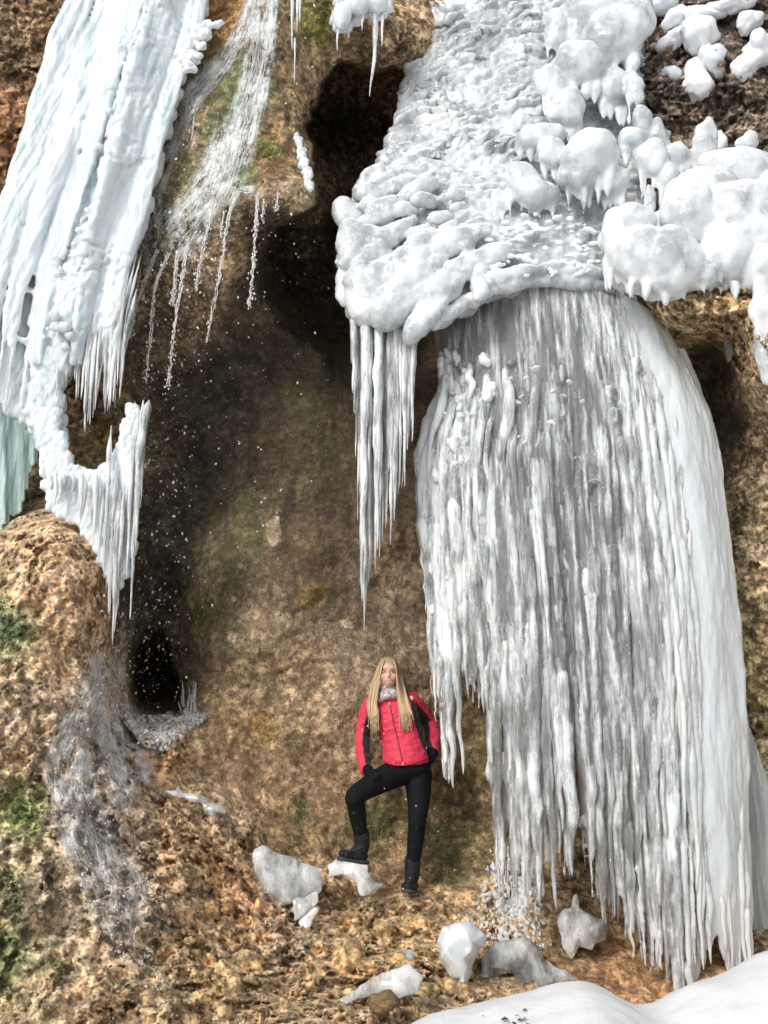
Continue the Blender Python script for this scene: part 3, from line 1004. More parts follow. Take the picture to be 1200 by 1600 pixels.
# ------------------------------------------------------------------ fringe of icicles that hangs from the left of the bell
fr = empty('icicle_cluster', P(600, 520, 6.15), 'narrow fringe of long clear icicles hanging beside the dark cave', 'icicles')
FT = [(548, 575), (552, 610), (556, 660), (560, 800), (565, 975), (570, 985), (577, 930), (583, 895), (590, 890), (600, 870), (612, 852), (622, 800), (632, 755), (640, 705), (649, 640)]
for q in range(46):
    u = 549 + 101 * (q + rng.uniform(0, 1)) / 46
    tipv = interp(u, FT)
    v1 = 530 + (tipv - 530) * (rng.uniform(0.86, 1) if q % 3 else rng.uniform(0.35, 0.75))
    Y = 6.12 + rng.uniform(-0.06, 0.1)
    icicle(fr, M['curtain'], [P(u + (u - 600) * 0.02, 500, Y), P(u, 0.5 * (500 + v1), Y), P(u - 2, v1, Y)], rng.uniform(0.014, 0.03), q, lump=0.35, frost=0.3)
for (u, v1, r) in [(569, 985, .03), (566, 940, .02), (587, 892, .026), (611, 852, .024), (632, 760, .026), (644, 690, .022)]:
    icicle(fr, M['curtain'], [P(u + 3, 505, 6.08), P(u, 0.5 * (505 + v1), 6.08), P(u, v1, 6.08)], r, int(u), lump=0.4, frost=0.4)

# ------------------------------------------------------------------ curtain of columns under the bell
CL = [(430, 720), (470, 690), (525, 676), (560, 690), (600, 690), (650, 680), (700, 664), (800, 662), (900, 671), (1000, 680), (1100, 684), (1230, 690), (1600, 700)]
CR = [(430, 1010), (500, 1040), (550, 1072), (600, 1095), (700, 1116), (800, 1130), (900, 1140), (1000, 1148), (1100, 1154), (1250, 1160), (1400, 1168), (1500, 1174), (1600, 1182)]
TIP = [(0, 1235), (.03, 1240), (.05, 1140), (.07, 1060), (.085, 1075), (.1, 1125), (.14, 1110), (.165, 1080), (.175, 1420), (.25, 1430), (.30, 1425), (.34, 1400), (.38, 1395), (.415, 1370), (.43, 1235), (.455, 1225), (.465, 1380), (.5, 1440), (.56, 1450), (.6, 1500), (.65, 1520), (.69, 1535), (.72, 1575), (.77, 1580), (.82, 1560), (.86, 1510), (.91, 1500), (.95, 1545), (.98, 1560), (1, 1520)]
LIP = [(640, 530), (672, 522), (700, 505), (740, 478), (780, 460), (830, 448), (900, 446), (950, 455), (990, 475), (1030, 500), (1060, 530), (1080, 560)]


def cu(s, v):
    return interp(v, CL) * (1 - s) + interp(v, CR) * s


def cY(s):
    return 6.02 + 0.42 * (np.abs(np.asarray(s, float) - 0.55) / 0.55) ** 2.2


def ctop(s):
    v = np.full(np.shape(s), 480.0)
    for _ in range(6):
        v = interp(cu(s, v), LIP)
    return v


cur = empty('ice_curtain', P(900, 450, 6.1), 'wide curtain of clear grey fused icicles hanging from the bell of ice', 'ice curtain')
def column(s, v0, v1, r, off, seed, mat='curtain', grow=0.10, into=0.06, get=False, **kw):
    vv = np.linspace(v0, v1, 9)
    uu = np.array([cu(s, x) for x in vv]) + np.concatenate([[0], rng.normal(0, 1.6, 7), [0]])
    tt = np.linspace(0, 1, 9)
    path = P(uu, vv, cY(s) - off + (off + into) * (1 - sstep(0, .3, tt)))
    if get:
        return icicle_mesh(path, r, seed, **kw)
    icicle(cur, M[mat], path, r, seed, name='icicle', grow=grow, **kw)


sd_ = 100
mb = MB()
for q in range(135):                               # the backing: thin ribs of ice side by side
    s = (q + rng.uniform(0.2, 0.8)) / 135 * 0.97
    v0, v1 = float(ctop(s)) - 10, min(interp(s, TIP) - rng.uniform(50, 150), 1530)
    V, T, Q, f = column(s, v0, v1, rng.uniform(.019, .027), -0.02 + .01 * rng.random(), sd_, into=.05, get=True, power=.25, lump=.25, sides=7)
    mb.add(V, T, Q)
    sd_ += 1
NCOL = 84
for q in range(NCOL):                              # the columns that stand out of it
    s = (q + rng.uniform(0.1, 0.9)) / NCOL
    if s > 0.87:
        continue
    tv = interp(s, TIP)
    v0 = ctop(s) + (rng.uniform(40, 200) if s < 0.62 else rng.uniform(0, 80))
    v1 = tv - abs(rng.normal(0, 22))
    V, T, Q, f = column(s, v0, v1, rng.uniform(0.018, 0.038), rng.uniform(-0.01, 0.05), sd_, get=True, grow=.1, power=0.6, taper_from=0.6, lump=.32)
    mb.add(V, T, Q)
    sd_ += 1
for q in range(170):                               # swollen lumps and collars on them
    s = rng.uniform(0.0, 0.8) if q > 60 else rng.uniform(0, .16)
    v = rng.uniform(560, interp(s, TIP) - 60)
    k_ = rng.uniform(0.014, 0.034)
    mb.add(*ellipsoid(P(cu(s, v), v, cY(s) + rng.uniform(-.03, .01)), np.array([[k_ * rng.uniform(.8, 1.5), 0, 0], [0, k_, 0], [0, -.2 * k_, k_ * rng.uniform(.6, 2.4)]]), 2))
V, Q, N = cull_back(*remesh(mb, 0.0088, 2))
low_ = sstep(3.55, 3.1, V[:, 2])
d_ = 0.013 * (ridged(V * np.array([1, 1, .05]), 21, 2, 91) - .3) + 0.004 * pn(V * np.array([1, 1, .1]), 60, 94) + 0.010 * fbm(V * np.array([1, 1, .5]), 11, 3, 92) * low_ + 0.0035 * pn(V * np.array([1, 1, .8]), 48, 93)
V = V + N * d_[:, None]
uu_, vv_ = uv_of(V)
s_ = np.clip((uu_ - interp(vv_, CL)) / (interp(vv_, CR) - interp(vv_, CL)), 0, 1)
frost = np.clip(0.04 + 0.45 * sstep(0.5, 0.88, s_) + 0.4 * sstep(0.24, 0.03, s_) * sstep(540, 640, vv_) + 0.25 * fbm(V * np.array([1, 1, .1]), 14, 3, 99) + .25 * pn(V * np.array([1, 1, .12]), 36, 98), 0, 1)
mk('ice_sheet', V, Q, M['curtain'], cur, {'frost': frost})
for q in range(64):                                # shorter ones in front that begin part way down on small ledges
    s = rng.uniform(0.01, 0.84)
    tv = interp(s, TIP)
    v0 = rng.uniform(560, max(tv - 160, 620))
    v1 = min(tv - rng.uniform(0, 60), v0 + rng.uniform(120, 480))
    column(s, v0, v1, rng.uniform(0.014, 0.030), rng.uniform(0.02, 0.06), sd_, grow=.12 if q % 4 else .03, frost=rng.uniform(0.0, 0.4), power=0.7, taper_from=0.3, lump=0.4)
    sd_ += 1
for (u, v0, v1, r, fz) in [(690, 545, 760, .032, .9), (676, 640, 800, .04, .9), (662, 690, 830, .03, .8), (664, 760, 925, .022, .7), (656, 800, 900, .014, .6), (672, 880, 1010, .02, .6), (688, 600, 1100, .04, .7), (697, 980, 1232, .034, .5), (705, 900, 1210, .028, .5), (684, 1000, 1110, .02, .4),
                           (757, 760, 1130, .042, .45), (742, 900, 1115, .03, .4), (760, 1020, 1110, .02, .4), (790, 850, 1400, .04, .2), (815, 870, 1415, .042, .3), (845, 930, 1420, .034, .2), (875, 980, 1250, .03, .5), (884, 1080, 1370, .036, .3), (868, 1040, 1300, .028, .5), (733, 560, 640, .026, .8), (760, 560, 900, .035, .6), (790, 555, 800, .032, .5), (710, 740, 960, .045, .7)]:
    s = (u - interp(v0, CL)) / (interp(v0, CR) - interp(v0, CL))
    column(s, v0, v1, r, 0.055, sd_, grow=.09, frost=fz * .7, power=0.65, taper_from=0.45, lump=0.45)
    sd_ += 1
for q in range(26):                                # drips along the torn left edge
    v0 = rng.uniform(640, 1090)
    s = rng.uniform(-0.02, 0.05)
    column(s, v0, v0 + rng.uniform(40, 130), rng.uniform(0.006, 0.014), rng.uniform(0, 0.05), sd_, grow=.05, into=0, frost=0.5)
    sd_ += 1
mb = MB()
for q in range(150):
    v = rng.uniform(548, 1000) if q < 110 else rng.uniform(560, 760)
    s = abs(rng.normal(0, .045)) if q < 110 else rng.uniform(0, .2)
    k_ = rng.uniform(.010, .030) * (1.2 if v < 760 else .8)
    mb.add(*ellipsoid(P(cu(s, v) + rng.normal(0, 5), v, cY(s) - .05 * rng.random()), np.array([[k_ * rng.uniform(.7, 1.3), 0, rng.normal(0, .3) * k_], [0, k_, 0], [0, 0, k_ * rng.uniform(.7, 2.2)]]), 2))
stuff(fused('frost_knob', mb, 0.0075, M['dome'], cur, smooth=3, rough=((22, .010), (60, .003)), frost=0.5))
# the smooth pale panel that closes the curtain on its outer side
mb = MB()
pan = []
for q in range(15):
    s = 0.80 + 0.2 * q / 14
    v0 = ctop(s) - 4 if s < 0.995 else 545
    v1 = min(interp(s, TIP), 1560) - rng.uniform(0, 40)
    vv = np.linspace(v0, v1, 9)
    uu = np.array([cu(s, x) for x in vv])
    p_ = spline(P(uu - 8, vv, cY(s) - 0.01 + 0.08 * sstep(.93, 1.0, s) + .075 * sstep(.92, .80, s)), 90)
    t_ = np.linspace(0, 1, 90)
    r_ = np.minimum(0.075, 0.045 + 0.1 * t_) * np.where(t_ > 0.8, np.clip((1 - t_) / 0.2, 0, 1) ** 0.6, 1) + 0.004
    V, T, Q = tube(p_, r_, 10)
    mb.add(V, T, Q)
fused('ice_panel', mb, 0.012, M['bluepanel'], cur, cull=True, smooth=7, rough=((3.5, .02), (14, .007), (40, .002)), frost=0.4, stretch=(1, 1, .4))
for q in range(20):
    s = rng.uniform(0.78, 1.0)
    v1 = interp(s, TIP) + rng.uniform(-25, 12)
    column(s, v1 - rng.uniform(90, 380), v1, rng.uniform(0.014, 0.032), rng.uniform(0.02, 0.05), sd_, mat='bluepanel', frost=0.3, power=0.7, grow=.3)
    sd_ += 1
for q in range(38):
    s = rng.uniform(0.66, 0.9)
    v0 = rng.uniform(520, 900)
    column(s, v0, v0 + rng.uniform(300, 650), rng.uniform(0.02, 0.034), rng.uniform(0.03, 0.065), sd_, mat='bluepanel' if s > .74 else 'curtain', frost=0.2, power=0.5, taper_from=.5, grow=.3)
    sd_ += 1
# little shelves that caught snow
mb = MB()
for q in range(46):
    s, v = rng.uniform(0.1, 0.75), 0
    v = rng.uniform(560, 720) if q < 34 else rng.uniform(620, 1150)
    if q < 34:
        s = np.clip(rng.normal(0.36, 0.1), 0.1, 0.6)
    k_ = rng.uniform(0.008, 0.022)
    c = P(cu(s, v), v, cY(s) + 0.005)
    mb.add(*ellipsoid(c, np.array([[k_ * 1.7, 0, rng.normal(0, .35) * k_], [0, k_ * 2.2, -.9 * k_], [0, 0, k_ * 0.6]]), 2))
stuff(fused('snow_shelf', mb, 0.006, M['snow'], cur, smooth=1, rough=((40, .006), (90, .002))))

# ------------------------------------------------------------------ the white frozen waterfall on the left
EL = [(-80, 122), (0, 102), (50, 76), (100, 62), (150, 49), (200, 34), (260, 14), (330, -12), (500, -60), (700, -95)]
ER = [(-80, 345), (0, 325), (60, 316), (100, 295), (160, 278), (220, 258), (330, 232), (420, 203), (540, 188), (640, 184)]


def fu(s, v):
    return interp(v, EL) * (1 - s) + interp(v, ER) * s


def fY(s, v):
    s = np.asarray(s, float)
    return 6.22 - 0.17 * np.exp(-((s - 0.62) / 0.16) ** 2) - 0.06 * sstep(0.7, 1, s) + 0.10 * np.exp(-((s - 0.44) / 0.07) ** 2) * sstep(120, 300, v) + 0.05 * sstep(500, 650, v)


lf = empty('frozen_waterfall', P(100, 700, 6.3), 'tall sloping white frozen waterfall with blue tint and ragged icicle foot', 'frozen waterfall')
FALL_POLY = [(x, v) for v, x in reversed(EL)][::-1]
right = [(x - 10, v) for v, x in ER if v < 600]
foot = [(180, 560), (150, 555), (128, 560), (104, 560), (90, 600), (84, 690), (66, 690), (50, 668), (20, 648), (-30, 640), (-95, 640)]
poly = [(x + 14, v) for v, x in EL if v < 640][::-1] + right + foot
mb = MB()


def fs(u, v):
    l, r_ = interp(v, EL), interp(v, ER)
    return np.clip((u - l) / (r_ - l), 0, 1)


splat(mb, poly, lambda u, v: fY(fs(u, v), v) + 0.06, 12, 0.07)
for q in range(150):                                # long smooth runs of ice
    s = rng.uniform(0.02, 0.98)
    if 0.52 < s < 0.75 and rng.random() < 0.6:
        continue
    v0 = -80 if rng.random() < 0.5 else rng.uniform(-80, 350)
    v1 = min(v0 + rng.uniform(200, 620), 655 if s < 0.45 else 570)
    vv = np.linspace(v0, v1, 10)
    p_ = spline(P(np.array([fu(s, x) for x in vv]), vv, fY(np.full(10, s), vv) + 0.005), 50)
    t_ = np.linspace(0, 1, 50)
    r_ = (0.010 + 0.034 * rng.random() ** 1.8) * np.sin(np.pi * np.clip(t_ * 0.9 + 0.08, 0, 1)) ** 0.4
    V, T, Q = tube(p_, r_ + 0.004, 8)
    mb.add(V, T, Q)
for q in range(60):                               # knobbly ridge of frozen spray and small shelves
    s = np.clip(rng.normal(0.62, 0.10), 0.4, 0.97)
    v = rng.uniform(-60, 560)
    k_ = rng.uniform(0.012, 0.03)
    c = P(fu(s, v), v, fY(s, v) + 0.005)
    mb.add(*ellipsoid(c, np.array([[k_ * 1.2, 0, 0], [0, k_ * 1.2, 0], [-.3 * k_, 0, k_ * rng.uniform(0.6, 1.6)]]), 2))
def fall_relief(V, N):
    uu, vv = uv_of(V)
    s = fs(uu, vv)
    x = V[:, 0] + .5 * V[:, 2] * .6
    w_ = .03 * fbm(V, 6, 2, 301)
    sc = (scales(-V[:, 2] + w_ * 3, V[:, 0] - .3 * V[:, 2] + w_ * 2, .17, .15, 7) * .06 + scales(-V[:, 2] + w_, V[:, 0] - .3 * V[:, 2], .08, .10, 8) * .02) * np.clip(.55 + 1.1 * pn(V, 3.2, 309), 0, 1.2)
    q = np.stack([V[:, 0] - .42 * V[:, 2], V[:, 1], V[:, 2] * .06], 1)
    fl = .010 * (ridged(q, 15, 3, 305) - .3) + .007 * pn(q, 38, 306) + .008 * pn(V * np.array([1, 1, .35]), 16, 308)
    k = sstep(.42, .56, s + .12 * fbm(V, 3, 2, 307)) * sstep(560, 440, vv)
    return sc * k * sstep(1.05, .8, s) + fl * (1 - .6 * k)



fused('ice_flow', mb, 0.0115, M['fall'], lf, smooth=7, rough=((4, .02), (40, .003)), frost=0.15, stretch=(1, 1, .4), extra=fall_relief, cull=True)
mb = MB()                                          # snow on the outer shoulder
for q in range(70):
    t = rng.random()
    u, v = spline([(332, 30), (315, 55), (300, 85), (290, 110)], 50)[int(t * 49)]
    k_ = rng.uniform(0.02, 0.04)
    mb.add(*ellipsoid(P(u + rng.normal(0, 6), v + rng.normal(0, 6), 6.06 + rng.uniform(0, .1)), np.diag([k_ * 1.3, k_, k_ * .8]), 2))
fused('snow_cap', mb, 0.007, M['snow'], lf, smooth=8, rough=((20, .008), (60, .003)))
FOOT = [(62, 700), (75, 690), (90, 610), (100, 590), (112, 600), (122, 630), (130, 668), (138, 655), (150, 640), (165, 640), (180, 628), (192, 610)]
for q in range(60):
    u = rng.uniform(84, 192)
    v1 = interp(u, FOOT) + rng.uniform(-30, 12)
    v0 = v1 - rng.uniform(90, 260)
    ln = (v1 - v0) * rng.uniform(0.02, 0.10)
    Y = 6.2 + rng.uniform(-0.05, 0.05)
    icicle(lf, M['curtain'], [P(u + 2.2 * ln, v0, Y), P(u + ln * .7, (v0 + v1) / 2, Y), P(u, v1, Y)], rng.uniform(0.009, 0.022), 400 + q, frost=0.4, grow=.25)
# the apron of ice and icicles below it, over the boulder
mb = MB()
AP = [(40, 635), (88, 640), (100, 700), (112, 728), (150, 736), (176, 706), (196, 650), (206, 622), (218, 626), (214, 740), (206, 840), (192, 900), (178, 925), (166, 905), (150, 862), (120, 815), (74, 795), (58, 700)]
splat(mb, AP, lambda u, v: 6.12 - 0.08 * sstep(120, 200, u) + 0 * v, 9, 0.045)
fused('ice_apron', mb, 0.008, M['fall'], lf, smooth=2, rough=((14, .012), (40, .005)), frost=0.3, stretch=(1, 1, .25))
APT = [(66, 790), (90, 805), (120, 830), (145, 850), (158, 905), (172, 990), (180, 1010), (188, 930), (196, 900), (204, 965), (212, 880), (220, 760)]
for q in range(40):
    u = rng.uniform(70, 220)
    v1 = interp(u, APT) + rng.uniform(-60, 0)
    v0 = max(v1 - rng.uniform(120, 240), 640 if u > 190 else 740)
    Y = 6.06 + rng.uniform(-0.06, 0.06)
    icicle(lf, M['fall'] if q % 2 else M['curtain'], [P(u + (v1 - v0) * 0.06, v0, Y), P(u + 4, (v0 + v1) / 2, Y), P(u, v1, Y)], rng.uniform(0.010, 0.024), 500 + q, frost=0.4, grow=.3)
for (u, v1, r) in [(176, 1005, .03), (170, 960, .026), (204, 968, .016), (198, 905, .02), (162, 905, .02), (221, 780, .03), (212, 860, .028)]:
    icicle(lf, M['curtain'], [P(u + 12, v1 - 240 if v1 > 860 else 625, 6.03), P(u + 5, v1 - 120, 6.02), P(u, v1, 6.02)], r, int(u) + 50, frost=0.35, grow=.25, lump=0.4)

gi = empty('ice_column', P(20, 830, 6.5), 'sea-green streaked ice column under the foot of the white frozen waterfall', 'ice column')
mb = MB()
for q in range(26):
    u = -70 + 126 * q / 25
    v1 = interp(u, [(-70, 830), (0, 828), (30, 800), (45, 750), (58, 720)]) + rng.uniform(-10, 6)
    p_ = spline(P(np.array([u - 4, u, u + 1]), np.array([632, 0.5 * (632 + v1), v1]), 6.38 + 0.002 * abs(u) + rng.uniform(-.02, .02)), 40)
    V, T, Q = tube(p_, 0.026 * np.linspace(1.2, 0.5, 40), 8)
    mb.add(V, T, Q)
fused('ice_rib', mb, 0.008, M['green'], gi, smooth=1, rough=((30, .008),), stretch=(1, 1, .1))

# ------------------------------------------------------------------ snow-capped ice over the ledge and lumps on the upper rock
mb = MB()
MP = [(955, 345), (985, 338), (1030, 335), (1058, 300), (1100, 268), (1150, 245), (1230, 240), (1320, 250), (1320, 470), (1200, 470), (1140, 435), (1080, 440), (1040, 450), (1005, 448), (968, 425), (952, 390)]
splat(mb, MP, lambda u, v: 6.0 - 0.15 * sstep(280, 400, v) + 0 * u, 12, 0.075)
for (u, v, ru, rv, Y) in [(968, 372, 32, 50, 5.78), (985, 350, 36, 34, 5.8), (1000, 400, 44, 56, 5.76), (1050, 410, 50, 58, 5.72), (1078, 330, 44, 58, 5.78), (1100, 300, 50, 40, 5.85), (1160, 270, 60, 44, 5.9), (1150, 330, 56, 50, 5.75), (1135, 390, 40, 52, 5.74), (1185, 340, 40, 60, 5.7), (1190, 420, 36, 46, 5.74), (1085, 430, 34, 30, 5.75), (1030, 452, 30, 18, 5.8), (1240, 330, 60, 90, 5.75), (1165, 225, 16, 10, 6.0), (1172, 216, 8, 9, 5.98), (1125, 255, 34, 22, 5.95)]:
    blob(mb, u, v, ru, rv, Y)
    for q in range(2):
        blob(mb, u + rng.uniform(-.6, .6) * ru, v + rng.uniform(-.5, .6) * rv, ru * .55, rv * .55, Y + rng.uniform(-.02, .06))
for q in range(16):
    u = 950 + 200 * q / 15
    drip(mb, u, 400, rng.uniform(448, 474), 5.76 + .1 * rng.random(), rng.uniform(9, 20), rng.uniform(-3, 3))
for (u, v0, v1, r) in [(953, 420, 458, 10), (1008, 440, 475, 9), (1040, 440, 478, 10), (1128, 385, 448, 9), (1070, 440, 470, 10), (1100, 440, 468, 9), (1150, 440, 470, 10), (985, 440, 470, 8)]:
    drip(mb, u, v0, v1, 5.72, r)
for (u, v, ru, rv) in [(1192, 470, 20, 50), (1188, 520, 15, 44), (1196, 556, 16, 50), (1215, 520, 26, 70), (1180, 490, 12, 30)]:
    blob(mb, u, v, ru, rv, 5.68, 14)
fused('snowy_ice_mound', mb, 0.0115, M['dome'], None, cull=True, smooth=14, rough=((3.2, .035), (8, .012), (22, .002)), frost=0.25)
tag(bpy.data.objects['snowy_ice_mound'], 'biggest heap of swollen snow-capped ice sitting on the tan rock ledge', 'ice mound')
LUMPS = [  # u, v, ru, rv, tilt, label
    (1041, 118, 17, 13, 0, 'small rounded snow pat alone on the bare dark rock'),
    (1089, 62, 26, 26, 0.2, 'snow lump at the head of the chain of lumps on dark rock'),
    (1088, 125, 20, 36, 0, 'upright egg-shaped snow lump in the chain on dark rock'),
    (1112, 92, 18, 34, 0.3, 'narrow snow lump pressed against the taller egg-shaped lump'),
    (1050, 62, 32, 13, 0.7, 'long slanting snow slab beside the ice bell at the top'),
    (1064, 28, 34, 14, 0.5, 'broad snow slab above the slanting slab at the top edge'),
    (1040, 8, 26, 12, 0.3, 'thin snow ledge at the very top next to the ice bell'),
    (1105, 20, 34, 16, 0.1, 'wide snow patch at the top centre of the dark rock'),
    (1150, 6, 36, 12, 0.1, 'flat snow patch cut off by the top edge of the picture'),
    (1172, 38, 30, 17, 0.5, 'slanting snow lump high near the right border'),
    (1186, 74, 24, 26, 0.3, 'rough snow lump against the right border under a slanting one'),
    (1163, 106, 18, 22, 0.2, 'lowest hanging snow lump near the right border with pointed foot'),
    (1122, 225, 12, 26, 0.0, 'slim snow lump leaning on the edge of the big ice mound'),
]
for n_, (u, v, ru, rv, tl, lab) in enumerate(LUMPS):
    Yr = gsamp(_YG, u, v) - 0.10
    k_ = mpp(v, Yr)
    Vv, Tt = ico(4)
    ax = np.array([[ru * k_ * math.cos(tl), 0, ru * k_ * math.sin(tl)], [0, 0.75 * min(ru, rv) * k_ + .03, 0], [-rv * k_ * math.sin(tl), 0, rv * k_ * math.cos(tl)]])
    c = P(u, v, Yr)
    X = Vv @ ax + c
    N_ = nrm(X - c)
    X = X + N_ * (0.75 * min(ru, rv) * k_ * fbm(X, 0.4 / (min(ru, rv) * k_), 3, 120 + n_) + 0.008 * fbm(X, 22, 3, 130))[:, None]
    tag(mk('snow_lump', X, Tt, M['snow'] if n_ % 3 else M['dome'], None, {'frost': np.full(len(X), .6)}), lab, 'snow lump', 'snow lumps on the upper rock')

# small pieces of ice on the cliff
mb = MB()
splat(mb, [(518, -30), (612, -30), (608, 15), (590, 22), (575, 14), (560, 26), (540, 44), (528, 40), (520, 10)], lambda u, v: 6.2 + 0 * u, 9, 0.05)
for (u, v, ru, rv) in [(535, 25, 15, 24), (560, 5, 20, 20), (590, 5, 18, 18)]:
    blob(mb, u, v, ru, rv, 6.15)
hg = empty('hanging_ice', P(565, 0, 6.2), 'lumpy white ice over the cave with one long thin icicle', 'hanging ice')
fused('ice_lump', mb, 0.008, M['dome'], hg, smooth=3, rough=((10, .012),), frost=0.4)
for n_, (u, v0, v1, r) in enumerate([(585, 10, 150, .022), (597, 8, 72, .012), (527, 40, 80, .01), (566, 18, 48, .01), (545, 40, 60, .009)]):
    icicle(hg, M['curtain'], [P(u + 3, v0, 6.18), P(u, (v0 + v1) / 2, 6.18), P(u - (7 if n_ == 0 else 0), v1, 6.18)], r, 600 + n_, frost=0.5)
tc = empty('icicle_cluster', P(460, 0, 6.1), 'three thin drip icicles beside the waterfall near the green moss cushion', 'icicles')
for n_, (u, v0, v1, r) in enumerate([(456, -10, 78, .012), (464, 0, 50, .01), (468, -5, 36, .008), (460, 60, 130, .006)]):
    icicle(tc, M['curtain'], [P(u + 1, v0, 6.1), P(u, v1, 6.12)], r, 620 + n_, frost=0.4)
mb = MB()
splat(mb, [(459, 207), (470, 208), (474, 235), (484, 262), (488, 298), (478, 290), (470, 258), (464, 232)], lambda u, v: 5.98 + 0 * u, 5, 0.024)
tag(fused('ice_crust', mb, 0.007, M['fall'], None, smooth=1, rough=((24, .014),), frost=0.5), 'knobbly strip of white ice on the brown rock nose beside the cave', 'ice crust')
tag(mk('icicle', *[(a, [b, c]) for a, b, c, d in [icicle_mesh([P(1137, 520, 6.3), P(1138, 566, 6.3)], .03, 9, taper_from=.6, power=.5)]][0], M['curtain'], None), 'single stubby glassy icicle under the tan rock ledge', 'icicle')
mb = MB()
for q in range(18):
    u = 1160 + 60 * q / 17
    v0 = interp(u, [(1150, 1050), (1165, 1080), (1180, 1120), (1200, 1190), (1220, 1240)])
    p_ = spline(P(np.array([u - 2, u, u + 1]), np.array([v0, 1300, 1530]), 6.52), 40)
    V, T, Q = tube(p_ + np.array([0, .12, 0]), 0.035 * np.linspace(0.4, 1.2, 40), 8)
    mb.add(V, T, Q)
tag(fused('ice_sheet', mb, 0.010, M['sheet'], None, smooth=2, rough=((12, .012),), frost=0.0, stretch=(1, 1, .2), cull=True), 'low grey sheet of ice on the rock behind the pale panel of the curtain', 'ice sheet')


# ------------------------------------------------------------------ broken ice lying on the ledge
from mathutils.geometry import delaunay_2d_cdt


def ice_block(name, outline, Y, thick, label, seed, mat='block', lean=0.0, n_in=14, rough=0.02, group=None, frost=0.3, cat='ice block'):
    g = np.random.default_rng(seed)
    ol = np.array(outline, float)
    pts = []
    for a_, b_ in zip(ol, np.roll(ol, -1, 0)):
        nseg = max(1, int(np.linalg.norm(b_ - a_) / 8))
        for t in range(nseg):
            pts.append(a_ + (b_ - a_) * t / nseg + g.normal(0, 1.3, 2) * (t > 0))
    nb_ = len(pts)
    n_in = max(2, int(n_in * 0.22))
    rough = rough * .35
    c0 = ol.mean(0)
    lo, hi = ol.min(0), ol.max(0)
    while len(pts) < nb_ + n_in:
        q = g.uniform(lo, hi)
        if inpoly(q[:1], q[1:], ol)[0] and min(np.linalg.norm(q - x) for x in pts) > 5:
            pts.append(q)
        elif g.random() < 0.01:
            break
    vv, ee, ff, *_ = delaunay_2d_cdt([Vector(p) for p in pts], [(k, (k + 1) % nb_) for k in range(nb_)], [], 1, 1e-4)
    u = np.array([x[0] for x in vv])
    v = np.array([x[1] for x in vv])
    edge = np.arange(len(u)) < nb_
    size = np.linalg.norm(hi - lo) * mpp(c0[1], Y)
    yf = Y + lean * (c0[1] - v) * mpp(c0[1], Y) + g.normal(0, rough, len(u)) - np.where(edge, 0, 0.35 * thick)
    yb = Y + lean * (c0[1] - v) * mpp(c0[1], Y) + thick * np.where(edge, 0.55, 1.0) + g.normal(0, rough * .6, len(u))
    A_ = P(u, v, yf)
    B_ = P(c0[0] + (u - c0[0]) * 0.97, c0[1] + (v - c0[1]) * 0.97, yb)
    n0 = len(u)
    T = np.array([list(f) for f in ff])
    # facing: towards the camera
    f0 = T[0]
    if np.cross(A_[f0[1]] - A_[f0[0]], A_[f0[2]] - A_[f0[0]]) @ (CAM - A_[f0[0]]) < 0:
        T = T[:, ::-1]
    k = np.arange(nb_)
    W = np.stack([k, (k + 1) % nb_, n0 + (k + 1) % nb_, n0 + k], 1)
    o = mk(name, np.concatenate([A_, B_]), [np.concatenate([T, T[:, ::-1] + n0]), W], M[mat], None, {'frost': np.full(2 * n0, frost)}, smooth=False)
    bm = bmesh.new()
    bm.from_mesh(o.data)
    bmesh.ops.recalc_face_normals(bm, faces=bm.faces)
    bmesh.ops.bevel(bm, geom=[e for e in bm.edges if e.is_manifold and e.calc_face_angle(0) > 0.6], offset=0.004, segments=1, affect='EDGES')
    bm.to_mesh(o.data)
    bm.free()
    return tag(o, label, cat, group)


ice_block('ice_block', [(398, 1326), (412, 1320), (440, 1335), (455, 1338), (480, 1350), (505, 1358), (503, 1390), (496, 1400), (455, 1412), (440, 1416), (415, 1402), (398, 1385), (392, 1350)], 6.18, 0.14, 'largest shattered clear ice slab leaning on the rock beside the boot', 1, n_in=40, rough=.025, lean=0.25)
ice_block('ice_block', [(457, 1408), (496, 1392), (498, 1408), (478, 1432), (458, 1440)], 6.06, 0.05, 'broken ice splinter under the largest clear slab', 2, lean=.2)
ice_block('ice_block', [(466, 1440), (494, 1416), (500, 1420), (486, 1446), (472, 1463)], 5.98, 0.03, 'thin glassy sliver pointing down below the ice splinter', 3, lean=.2)
ice_block('ice_block', [(511, 1352), (525, 1341), (552, 1348), (575, 1352), (582, 1378), (600, 1381), (585, 1398), (563, 1400), (552, 1375), (535, 1366), (512, 1372)], 6.36, 0.16, 'curved clear ice slab under the raised black boot', 4, lean=.3, rough=.01)
ice_block('ice_block', [(528, 1562), (570, 1536), (590, 1524), (640, 1505), (662, 1528), (655, 1550), (620, 1562), (605, 1548), (560, 1560), (540, 1570)], 5.18, 0.07, 'long flat ice plate lying among tan stones at the bottom', 5, n_in=18, rough=.008, lean=.5)
ice_block('ice_block', [(608, 1496), (620, 1484), (646, 1482), (647, 1498), (630, 1504)], 5.62, 0.06, 'small dull ice piece just above the long flat ice plate', 6, lean=.4, n_in=4)
ice_block('ice_block', [(683, 1470), (692, 1448), (710, 1442), (735, 1440), (758, 1460), (762, 1470), (742, 1500), (728, 1545), (722, 1550), (700, 1520), (686, 1498)], 5.72, 0.30, 'frosty white heart-shaped ice boulder standing on its point', 7, n_in=75, rough=.035, frost=.35, mat='fall')
